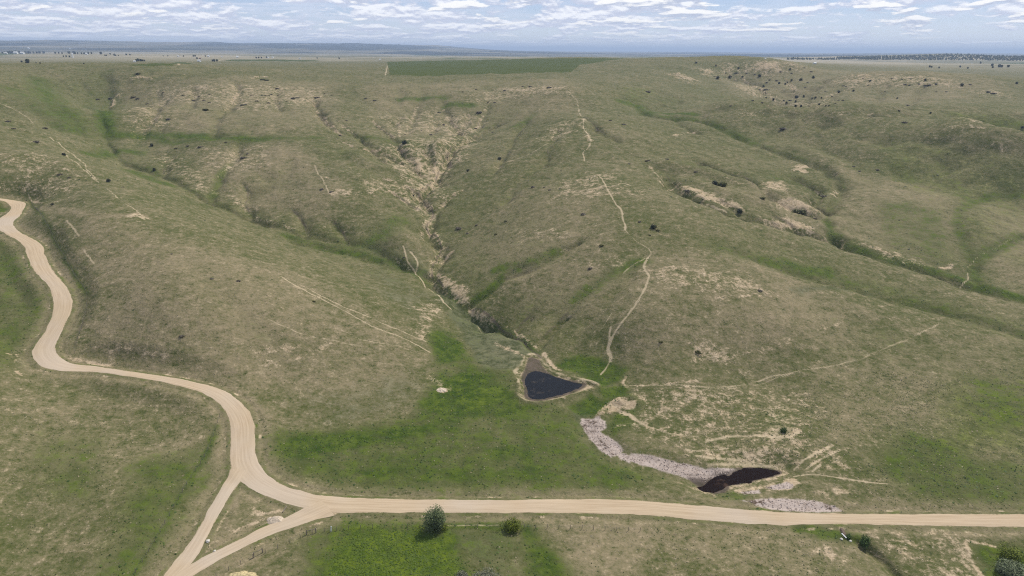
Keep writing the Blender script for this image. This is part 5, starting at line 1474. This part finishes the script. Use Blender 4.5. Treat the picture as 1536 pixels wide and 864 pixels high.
def heap(name, label, cat, px_, py_, wx_, wy_, h, material, seed):
    p = ground([(px_, py_)])[0]
    n, m = 40, 14
    th = np.linspace(0, 2 * math.pi, n, endpoint=False)
    V, F = [], []
    for j in range(m + 1):
        rr_ = 1 - j / m
        for a in th:
            k = 1 + .25 * float(pnoise(np.array([math.cos(a) * 1.7 + seed]), np.array([math.sin(a) * 1.7]), seed)[0])
            x_ = rr_ * wx_ * k * math.cos(a); y_ = rr_ * wy_ * k * math.sin(a)
            gz = zat(p[0] + x_, p[1] + y_)
            b = .22 * float(fbm(np.array([x_ / .9]), np.array([y_ / .9]), 3, seed + 3)[0])
            V.append((x_, y_, gz - zat(*p) + h * (1 - rr_ ** 1.6) + b * min(1, (1 - rr_) * 4) - .05 * (j == 0)))
    for j in range(m):
        for k in range(n):
            F.append((j * n + k, j * n + (k + 1) % n, (j + 1) * n + (k + 1) % n, (j + 1) * n + k))
    o = mesh_ob(name, V, F, material)
    o.location = (p[0], p[1], zat(*p))
    tag(o, label, cat)


M_STRAWP = plain('straw_coloured_heap', (0.50, 0.40, 0.21), .95, .35, 1.8)
M_GRAV = plain('gravel_heap', (0.52, 0.42, 0.31), .95, .2, 1.8)
heap('soil_heap', 'straw coloured heap of spoil below the eastern gravel track at the bottom edge', 'heap', 366, 867, 3.6, 2.2, 1.2, M_STRAWP, 3)
heap('gravel_heap', 'pale gravel heap in the grass triangle between the roads', 'heap', 413, 780, 2.3, 1.7, 1.0, M_GRAV, 4)
heap('soil_patch', 'small oval bare mound in the green meadow left of the pond', 'mound', 662, 585, 1.9, 1.6, .35, M_GRAV, 5)
p = ground([(424, 769), (430, 760)])
a_ = Vector((p[0][0], p[0][1], zat(*p[0]) + .15)); b_ = Vector((p[1][0], p[1][1], zat(*p[1]) + .15))
o = mesh_ob('log', *tube([Vector((0, 0, 0)), b_ - a_], (.16, .12), 7), M_POST); o.location = a_
tag(o, 'pale log lying behind the gravel heap in the grass triangle', 'log')

# ------------------------------------------------------------------ far farms
TREES = [(x_, 80.3, h_) for x_, h_ in ((4,3),(8,3),(12,4),(16,4.5),(19,4),(22,5),(26,4.5),(30,4),(33,3.5),(38,4),(42,4),(46,3.5),(50,3.5),(55,3.5),(60,4),(66,4))] + [(83,80.5,3),(88,80.5,3),(93,80.6,2.5),(103,80.5,4),(110,80.5,4.5),(113,81,3.5),(117,81,3),(122,81.2,3),(126,81.3,3),(133,81,3.5),(137,81,3.5),(152,81.5,4.5),(158,84,2.5),(160,84,2.5),(165,82,3),(171,83.5,3.5),(174,84,2.5),(178,84,2),(190,83,3),(195,83,2.5),
 (41.5,94.5,6.5),(33,93.5,3),(54,95,2),(60,95.5,2.5),(126,96,2),(205,92.3,4),(208,92,5),(211,92,4),(214,92,3.5),(217,92,3),(319,92,3.5),(322,92.3,4.5),(325,92.3,4),(290,85,3),(293,85,3),(296,88.5,3),(308,85,2.5),(385,87.5,3),(388,87.5,3),(392,87.5,3),(400,87,3),(245,84.5,2),(252,84.6,2),(275,85,2.5),(99,85.5,3),(104,86,3),(95,85.5,2.5),(509,88.5,3),(476,88,2.5),
 (1471,95.5,3.5),(1488,99,4),(1489,102,3),(1499,101,5),(1503,101,4),(1512,101,4),(1394,101,3.5),(1397,101.5,3),(1408,102.5,3),(1440,101,3),(1451,103,3)]
far_v, far_f = foliage(260, .42, .42, .86, .085, lobes=6, seed=500)
far_tr = tube([(0, 0, 0), (0, 0, .5)], (.05, .03), 5)
TPROTO = None
pos = ground([(a, b) for a, b, _ in TREES])
M_FAR = leaf_material('cottonwood_leaves', (0.050, 0.065, 0.035), (0.095, 0.110, 0.060))
groups = {0: ('dark shelter tree in the distant farm row near the left horizon', 'trees of the distant farms'), 1: ('small dark pine on the far range at the upper right', 'pines on the far right range'), 2: ('lone big dark tree on the pale plain at the far left', None)}
for i, ((px_, py_, h_), p) in enumerate(zip(TREES, pos)):
    D = dist_to(p); H = 0.82 * h_ * D / FPX
    kind = 2 if i == [k for k, q in enumerate(TREES) if q[0] == 41.5][0] else (1 if px_ > 1000 else 0)
    lab, grp = groups[kind]
    if kind == 0:
        sub = 'in the dense row at the far left edge' if px_ < 75 else 'in the thin row beside the grain silo' if px_ < 130 and py_ < 90 else 'right of the grain silo' if px_ < 200 else 'on the pale rise at the far left' if px_ < 200 or py_ > 95 else 'around the white farmhouse' if px_ < 230 else 'near the white barn by the far road' if px_ < 310 else 'beside the bend of the far road' if px_ < 330 else 'among the farms left of the crop field'
        lab = 'dark shelter tree ' + sub; grp = 'far trees ' + sub
    if TPROTO is None:
        TPROTO = thing('farm_tree', lab, 'tree', (p[0], p[1], zat(*p)), 0, grp)
        mesh_ob('crown', far_v, far_f, M_FAR, TPROTO); mesh_ob('trunk', *far_tr, M_BARK, TPROTO)
        TPROTO.scale = (H, H, H)
    else:
        c = copy_thing(TPROTO, (p[0], p[1], zat(*p)), random.uniform(0, 6.28), (H * random.uniform(.9, 1.4), H, H), lab, grp)
        if grp is None and 'group' in c:
            del c['group']
HOUSES = [(9,81,3,'w'),(24,80.8,4,'w'),(34,81.2,4,'w'),(130,82,2.5,'w'),(43,73,2,'w'),(105,73.5,2,'w'),(202,93.3,3,'w'),(299,92.6,4,'w'),(267.5,85.3,2.5,'w'),(313,85.3,3,'w'),(300,88.3,2.5,'r'),(356,86.3,3,'w'),(409,87,2.5,'w'),(402,87.2,2.5,'w'),(333,85.8,2,'w'),(450,88.5,2.5,'w'),(570,90.2,2.5,'w'),(1222,96,3.5,'w'),(1148,88.6,2,'w')]
pos = ground([(a, b) for a, b, _, _ in HOUSES])
HP = {}
for (px_, py_, w_, k_), p in zip(HOUSES, pos):
    D = dist_to(p); W2 = w_ * D / FPX
    if 300 == px_: lab, grp = 'dark red barn among the distant farm buildings', None
    elif px_ == 299: lab, grp = 'white barn beside the far gravel road on the left plain', None
    elif px_ == 202: lab, grp = 'white farmhouse with dark trees on the far left plain', None
    elif px_ == 1222: lab, grp = 'white shed alone on the range behind the badland cliffs', None
    elif px_ == 1148: lab, grp = 'tiny white building at the end of the plateau near the right horizon', None
    else: lab, grp = 'white farm building on the far plain near the left horizon', 'distant white farm buildings'
    if k_ not in HP:
        t = thing('farm_house', lab, 'house', (p[0], p[1], zat(*p)), .3, grp)
        wl = mesh_ob('wall', *join(box(-.5, .5, -.35, .35, -.1, .34), ([(-.5, -.35, .34), (.5, -.35, .34), (.5, .35, .34), (-.5, .35, .34), (-.5, 0, .52), (.5, 0, .52)], [(0, 4, 3), (1, 2, 5)])), M_WALLW if k_ == 'w' else M_WALLR, t)
        mesh_ob('roof', [(-.54, -.42, .32), (.54, -.42, .32), (.54, 0, .555), (-.54, 0, .555), (.54, .42, .32), (-.54, .42, .32), (-.54, -.42, .29), (.54, -.42, .29), (.54, 0, .52), (-.54, 0, .52), (.54, .42, .29), (-.54, .42, .29)], [(0, 1, 2, 3), (3, 2, 4, 5), (6, 9, 8, 7), (9, 11, 10, 8), (0, 6, 7, 1), (5, 4, 10, 11), (0, 3, 9, 6), (3, 5, 11, 9), (1, 7, 8, 2), (2, 8, 10, 4)], M_WALLW if k_ == 'w' else M_ROOFR, t)
        for xx in (-.3, 0.0, .3):
            mesh_ob('window', *box(xx - .05, xx + .05, -.36, -.352, .12, .24), M_GLASS, t)
        mesh_ob('door', *box(.10, .18, -.362, -.352, 0, .2), M_ROOFG, t)
        t.scale = (W2, W2, W2); HP[k_] = t
    else:
        c = copy_thing(HP[k_], (p[0], p[1], zat(*p)), random.uniform(-.5, .5), (W2, W2, W2 * 1.2), lab, grp)
        if grp is None and 'group' in c:
            del c['group']
p = ground([(109, 86.3)])[0]; D = dist_to(p); s = D / FPX
t = thing('grain_silo', 'tall white grain silo standing on the far left plain', 'silo', (p[0], p[1], zat(*p)))
r, h = 1.0 * s, 4.2 * s
mesh_ob('wall', *tube([(0, 0, -2), (0, 0, h)], (r, r), 16), M_WALLW, t)
mesh_ob('roof', *tube([(0, 0, h), (0, 0, h + .5 * r), (0, 0, h + .8 * r)], (r * 1.04, r * .6, r * .1), 16), M_WALLW, t)

# pines on the far breaks: one dark mass
g = np.random.default_rng(77)
pts = []
while len(pts) < 1500:
    a = g.uniform(1255, 1560)
    top = np.interp(a, [1255, 1300, 1340, 1380, 1430, 1480, 1536, 1560], [86.5, 85.5, 84.5, 83.5, 81.3, 83.5, 86, 87])
    b = g.uniform(top, np.interp(a, [1255, 1300, 1400, 1480, 1560], [89, 90, 90.5, 91, 92]))
    pts.append((a, b))
for k in range(120):
    pts.append((g.uniform(1180, 1260), g.uniform(88.5, 90)))
gp = ground(pts)
V, F = [], []
for x_, y_ in gp:
    z_ = zat(x_, y_); H = g.uniform(7, 13); W2 = g.uniform(2.5, 4.5); o = len(V); a0 = g.uniform(0, 6)
    for lv, (hh_, ww_) in enumerate(((.12, 1), (.45, .75), (1.0, .02))):
        for k in range(5):
            a = a0 + 2 * math.pi * k / 5 + lv * .6
            q = W2 * ww_ * g.uniform(.7, 1.2)
            V.append((x_ + q * math.cos(a), y_ + q * math.sin(a), z_ + H * hh_))
    for lv in range(2):
        for k in range(5):
            F.append((o + lv * 5 + k, o + lv * 5 + (k + 1) % 5, o + (lv + 1) * 5 + (k + 1) % 5, o + (lv + 1) * 5 + k))
o = mesh_ob('pine_forest', V, F, M_FAR); o['kind'] = 'stuff'
